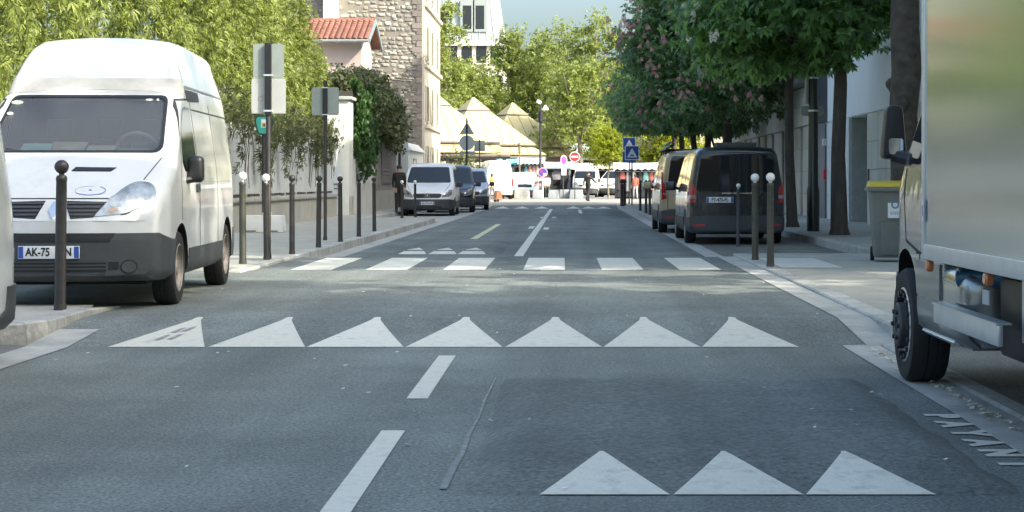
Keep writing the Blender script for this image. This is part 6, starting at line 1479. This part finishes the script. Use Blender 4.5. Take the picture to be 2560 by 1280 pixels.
# ================================================================ MARKET AND PEOPLE
def stall(label, x, d, w_, dep, h, awn, garments, tarp=None, scallop=True, slope=0.35):
    t = thing('market_stall', label, 'stall', (x,d,0.085), 0, 'market stalls')
    for sx in (-1,1):
        for y in (0,dep):
            q = MB(); q.tube([(sx*w_/2,y,-0.02),(sx*w_/2,y,h+(slope if y else 0))], 0.03, 6); q.build('post', M_dark_pl, t)
    q = MB(); n = 14; V = []; F = []
    for i in range(n+1):
        u = -w_/2-0.15+(w_+0.3)*i/n; sag = -0.05*math.sin(math.pi*i/n)
        V += [(u,-0.35,h-0.22+(0.10*abs(math.sin(math.pi*i*1.0*0.5)) if scallop else 0)),(u,-0.35,h+sag),(u,dep*0.5,h+slope*0.6+sag),(u,dep+0.1,h+slope+sag)]
    for i in range(n):
        for j in range(3): F.append((i*4+j, i*4+4+j, i*4+5+j, i*4+1+j))
    q.add(V, F); q.build('awning', awn, t, smooth=60)
    q = MB(); q.box(-w_/2+0.1,w_/2-0.1,0.2,dep-0.2,0.78,0.84); q.build('table', mat('table_board', (0.3,0.26,0.2), 0.8), t)
    q = MB(); q.box(-w_/2+0.1,w_/2-0.1,0.18,0.2,0.1,0.84); q.build('table_cloth', tarp or mat('dark_cloth', (0.03,0.03,0.035), 0.9), t)
    q = MB(); q.tube([(-w_/2,0.05,h-0.3),(w_/2,0.05,h-0.3)], 0.02, 6); q.build('rail', M_alu, t)
    q = MB(); q.box(-w_/2,w_/2,dep-0.02,dep,0.0,h+slope-0.1); q.build('back_cloth', mat('dark_cloth', (0.03,0.03,0.035), 0.9), t)
    for i, (gx, gw, gh, col) in enumerate(garments):
        q = MB(); x0 = gx*w_/2; V = []; F = []
        for k in range(5):
            z = h-0.34-gh*k/4; ww = gw*(0.30 if k == 0 else 0.5+0.06*math.sin(i+k)); yy = 0.05+0.03*math.sin(i*2+k)
            V += [(x0-ww,yy-0.05,z),(x0-ww*0.3,yy-0.10,z),(x0+ww*0.4,yy-0.08,z),(x0+ww,yy-0.05,z),(x0+ww,yy+0.05,z),(x0-ww,yy+0.05,z)]
        for k in range(4):
            for j in range(6): F.append((k*6+j, k*6+(j+1)%6, k*6+6+(j+1)%6, k*6+6+j))
        F += [tuple(range(6)), tuple(range(29,23,-1))]; q.add(V, F); q.build('garment', mat('cloth_%d_%d_%d' % tuple(int(c*99) for c in col), col, 0.85, var=0.2, scale=6), t, smooth=50)
    return t
WC, BK, PK, OR, TL, GY_, RD, CR = (0.55,0.55,0.53),(0.03,0.03,0.035),(0.45,0.24,0.26),(0.45,0.30,0.2),(0.14,0.30,0.30),(0.26,0.26,0.28),(0.30,0.09,0.08),(0.42,0.38,0.3)
stall('stall with a pale turquoise scalloped awning and black and white clothes', PX(1272,131), 131, 1.9, 1.6, 2.55, mat('turquoise_awning', (0.18,0.48,0.56), 0.7, var=0.05), [(-0.8,0.3,0.9,GY_),(-0.4,0.35,1.1,WC),(-0.05,0.25,1.2,BK),(0.3,0.3,1.1,WC),(0.65,0.3,1.0,BK)])
stall('stall with a white awning and pink and orange dresses hanging', PX(1328,129), 129, 1.7, 1.6, 2.6, mat('white_awning', (0.50,0.55,0.56), 0.7, var=0.05), [(-0.8,0.3,0.9,BK),(-0.45,0.25,0.9,TL),(-0.1,0.3,1.5,OR),(0.2,0.3,1.7,PK),(0.5,0.3,1.5,CR),(0.8,0.3,1.6,PK)])
stall('black clothed stall under a grey-blue tarpaulin by the no-parking sign', PX(1392,133), 133, 2.1, 1.8, 2.35, mat('grey_blue_tarp', (0.36,0.44,0.50), 0.7, var=0.1), [(-0.6,0.6,1.4,BK),(0.0,0.7,0.7,GY_),(0.55,0.7,1.5,BK),(0.9,0.3,1.4,GY_)], scallop=False)
stall('long stall with a white scalloped awning and colourful goods by the blue signs', PX(1595,121), 121, 3.0, 2.0, 2.15, mat('white_awning', (0.6,0.6,0.6)), [(-0.9,0.3,1.2,BK),(-0.7,0.35,1.0,RD),(-0.45,0.3,1.3,GY_),(-0.2,0.35,1.1,WC),(0.1,0.3,1.2,BK),(0.35,0.35,1.0,TL),(0.6,0.3,1.2,RD),(0.85,0.3,1.2,CR)])
stall('far stall with a cream awning between the market posts', PX(1500,150), 150, 3.0, 2.0, 2.4, mat('cream_awning', (0.6,0.56,0.46), 0.7), [(-0.7,0.4,1.1,GY_),(-0.2,0.4,1.2,WC),(0.4,0.4,1.2,BK),(0.8,0.4,1.0,RD)])
M_blk = mat('block_concrete', (0.40,0.40,0.37), 0.85, var=0.12, scale=4); M_blk2 = mat('block_concrete_grey', (0.27,0.30,0.32), 0.85, var=0.12, scale=4)
for x, d, w_, h, m, lab in ((1305,118,1.06,0.58,M_blk,'pale concrete barrier block with two recessed panels'),(1345,121,0.75,0.6,M_blk2,'grey concrete block below the no-parking sign'),(1384,121,0.75,0.6,M_blk2,'grey concrete block below the dark stall'),(1411,121.5,0.75,0.62,M_blk2,'grey concrete block below the purple sign'),(1441,121,0.95,0.62,M_blk2,'wide grey concrete block below the no-entry sign')):
    t = thing('barrier_block', lab, 'block', (PX(x,d),d,0.085), 0, 'concrete barrier blocks across the square')
    q = MB(); q.prism([(-w_/2,0),(w_/2,0),(w_/2-0.05,h),(-w_/2+0.05,h)], -0.3, 0.3, 'y'); q.build('block', m, t, bevel=0.03)
    if m is M_blk:
        for sx in (-1,1): q = MB(); q.box(sx*0.24-0.17,sx*0.24+0.17,-0.315,-0.301,0.08,h-0.08); q.build('panel', mat('block_panel', (0.36,0.36,0.34), 0.9), t)
    else:
        q = MB(); q.tube([(0,0,h-0.02),(0,0.05,h+0.05),(0,0.1,h-0.02)], 0.015, 5); q.build('lifting_eye', M_dark_pl, t)

def person(label, loc, rz, H, top, leg, shoe, hair, skin=(0.42,0.27,0.19), pose='stand', arm=None, hat=False, long=0.0, step=0.0):
    t = thing('person', label, 'person', loc, rz); s_ = H/1.75
    J = {}; st_ = step
    J['pelvis'] = (0,0,0.95); J['spine'] = (0,0.0,1.12); J['chest'] = (0,0.01,1.32); J['neck'] = (0,0,1.50); J['head'] = (0,-0.01,1.58); J['crown'] = (0,0,1.70)
    for n_, sg in (('r',1),('l',-1)):
        ph = sg*st_
        J['hip'+n_] = (sg*0.09,0,0.90); J['knee'+n_] = (sg*0.10,-0.26*ph-0.04*abs(ph),0.50+0.02*abs(ph)); J['ank'+n_] = (sg*0.10,-0.30*ph+(0.16 if ph < 0 else 0),0.09+(0.05 if ph < 0 else 0)); J['toe'+n_] = (sg*0.12,J['ank'+n_][1]-0.16,0.035+(0.0 if ph >= 0 else 0.0))
        J['sh'+n_] = (sg*0.18,0.01,1.42); a_ = (arm or {}).get(n_)
        if a_: J['el'+n_], J['wr'+n_] = a_
        else: J['el'+n_] = (sg*0.215,0.03+0.12*ph,1.14); J['wr'+n_] = (sg*0.215,-0.05+0.20*ph,0.90)
        e, w_ = Vector(J['el'+n_]), Vector(J['wr'+n_]); dr = (w_-e).normalized(); J['pm'+n_] = tuple(w_+dr*0.07)
        sd = dr.cross(Vector((sg*1.0,0,0.02))).normalized()
        for f in range(4): J[f'fa{f}{n_}'] = tuple(w_+dr*0.10+sd*(f-1.5)*0.022); J[f'fb{f}{n_}'] = tuple(w_+dr*(0.17-0.012*abs(f-1.3))+sd*(f-1.5)*0.024+Vector((-sg*0.015,0,0)))
        J['tha'+n_] = tuple(w_+dr*0.05-sd*0.04); J['thb'+n_] = tuple(w_+dr*0.10-sd*0.055)
    rad = {'pelvis':0.16,'spine':0.155,'chest':0.185,'neck':0.055,'head':0.088,'crown':0.075,'hip':0.10,'knee':0.072,'ank':0.055,'toe':0.04,'sh':0.08,'el':0.058,'wr':0.030,'pm':0.034,'fa':0.0095,'fb':0.008,'tha':0.012,'thb':0.009}
    E = [('pelvis','spine'),('spine','chest'),('chest','neck'),('neck','head'),('head','crown')]
    for n_ in 'rl':
        E += [('pelvis','hip'+n_),('hip'+n_,'knee'+n_),('knee'+n_,'ank'+n_),('ank'+n_,'toe'+n_),('chest','sh'+n_),('sh'+n_,'el'+n_),('el'+n_,'wr'+n_),('wr'+n_,'pm'+n_),('wr'+n_,'tha'+n_),('tha'+n_,'thb'+n_)]
        for f in range(4): E += [('pm'+n_,f'fa{f}{n_}'),(f'fa{f}{n_}',f'fb{f}{n_}')]
    names = list(J); idx = {n_: i for i, n_ in enumerate(names)}
    me = bpy.data.meshes.new('body'); me.from_pydata([tuple(Vector(J[n_])*s_) for n_ in names], [(idx[a], idx[b]) for a, b in E], [])
    o = bpy.data.objects.new('body', me); C.objects.link(o); md = o.modifiers.new('skin', 'SKIN'); md.use_smooth_shade = True
    sv = me.skin_vertices[0].data
    for n_ in names:
        key = n_ if n_ in rad else n_[:-1]; key = key if key in rad else key[:-1]; r_ = rad[key]*s_; ry = r_*(0.72 if key in ('pelvis','spine','chest') else 1.0); sv[idx[n_]].radius = (r_*(1.15 if key in ('chest',) else 1), ry)
    sv[idx['pelvis']].use_root = True
    o.modifiers.new('sub', 'SUBSURF').levels = 1
    dg = bpy.context.evaluated_depsgraph_get(); me2 = bpy.data.meshes.new_from_object(o.evaluated_get(dg)); bpy.data.objects.remove(o)
    mats = [mat('cl_%d_%d_%d' % tuple(int(c*99) for c in cc), cc, 0.85, var=0.12, scale=8) for cc in (skin, top, leg, shoe)]
    wr = [Vector(J['wr'+n_])*s_ for n_ in 'rl']
    for p_ in me2.polygons:
        c = p_.center; z = c.z/s_; p_.use_smooth = True
        if z > 1.49: k = 0
        elif z < 0.08: k = 3
        elif any((c-Vector(J['pm'+n_])*s_).length < 0.105*s_ for n_ in 'rl') : k = 0
        elif z < 0.93-long and not any(abs(c.x) > 0.19*s_ for _ in (0,)): k = 2
        else: k = 1
        p_.material_index = k
    body = mesh_obj('body', me2, mats, t)
    q = MB(); hc = Vector(J['head'])*s_+Vector((0,0.012,0.055))*s_
    q.lathe([(0.088*s_,-0.02*s_ if not hat else 0.02*s_),(0.098*s_,0.03*s_),(0.09*s_,0.075*s_),(0.055*s_,0.105*s_),(0.005,0.115*s_)], tuple(hc+Vector((0,0.01,0.0))*s_), 14, 'z'); 
    if not hat: q.obox(tuple(hc+Vector((0,0.065,-0.05))*s_), 0.15*s_, 0.07*s_, 0.14*s_)
    else: q.obox(tuple(hc+Vector((0,-0.10,0.03))*s_), 0.12*s_, 0.09*s_, 0.012*s_)
    q.build('cap' if hat else 'hair', mat('hair_%d' % int(hair[0]*999), hair, 0.7), t, smooth=50)
    q = MB(); hd = Vector(J['head'])*s_
    for sg in (-1,1): q.lathe([(0.004,-0.009),(0.011,0),(0.004,0.009)], tuple(hd+Vector((sg*0.034,-0.088,0.035))*s_), 6, 'z')
    q.build('eyes', M_ink, t)
    q = MB(); q.prism([(-0.088*s_+hd.y,hd.z+0.03*s_),(-0.116*s_+hd.y,hd.z-0.005*s_),(-0.08*s_+hd.y,hd.z-0.012*s_)], -0.014*s_, 0.014*s_, 'x'); q.build('nose', mats[0], t)
    return t
person('person in black jacket and cap walking across the street with one arm out', (PX(1470,103),103,0.09), R(150), 1.72, (0.022,0.026,0.030), (0.016,0.018,0.022), (0.012,0.012,0.012), (0.012,0.012,0.013), hat=True, step=0.75, arm={'l':((-0.36,-0.10,1.22),(-0.52,-0.22,1.06))})
person('person in an orange top with grey hair standing by the parked cars', (PX(1231,101),101,0.09), R(60), 1.62, (0.62,0.34,0.10), (0.30,0.33,0.38), (0.1,0.1,0.1), (0.10,0.09,0.085), step=0.3)
person('person dressed all in black with long dark hair beside the white star-badged van', (PX(998,61.2),61.2,SW-0.004), R(10), 1.66, (0.018,0.018,0.020), (0.018,0.018,0.020), (0.02,0.02,0.02), (0.02,0.016,0.014), long=0.35)
person('person in a white top and dark patterned trousers at the dark stall', (PX(1368,124),124,0.09), R(200), 1.66, (0.6,0.6,0.58), (0.05,0.07,0.05), (0.6,0.6,0.6), (0.02,0.018,0.016), step=0.4)
person('person in a pale pink shirt browsing the hanging dresses', (PX(1343,126.5),126.5,0.09), R(170), 1.68, (0.55,0.38,0.36), (0.03,0.03,0.05), (0.1,0.1,0.1), (0.03,0.025,0.02))
person('person in a red shirt at the long white stall', (PX(1588,117),117,0.09), R(190), 1.64, (0.36,0.10,0.07), (0.35,0.35,0.35), (0.1,0.1,0.1), (0.03,0.02,0.015), step=0.2)
person('person in a dark coat and yellow trousers near the sand coloured van', (PX(1652,96),96,SW-0.004), R(0), 1.75, (0.02,0.02,0.022), (0.45,0.36,0.12), (0.05,0.05,0.05), (0.02,0.018,0.016))
# shopping trolley of the person in orange
t = thing('shopping_trolley', 'orange and black shopping trolley pulled by the person in orange', 'trolley', (PX(1246,100.5),100.5,0.09), R(30))
q = MB(); q.prism([(-0.22,0.12),(0.2,0.10),(0.14,0.62),(-0.16,0.66)], -0.15, 0.15, 'y'); q.build('bag', mat('trolley_orange', (0.5,0.24,0.13), 0.8), t, bevel=0.03)
q = MB(); q.tube([(-0.18,0,0.1),(-0.36,0,0.95),(-0.42,0,0.97)], 0.015, 6); q.build('handle', M_black, t)
for sy in (-1,1): q = MB(); q.lathe([(0.08,sy*0.16),(0.08,sy*0.19)], (-0.12,0,0.085), 14, 'y'); q.build('wheel', M_rub, t)
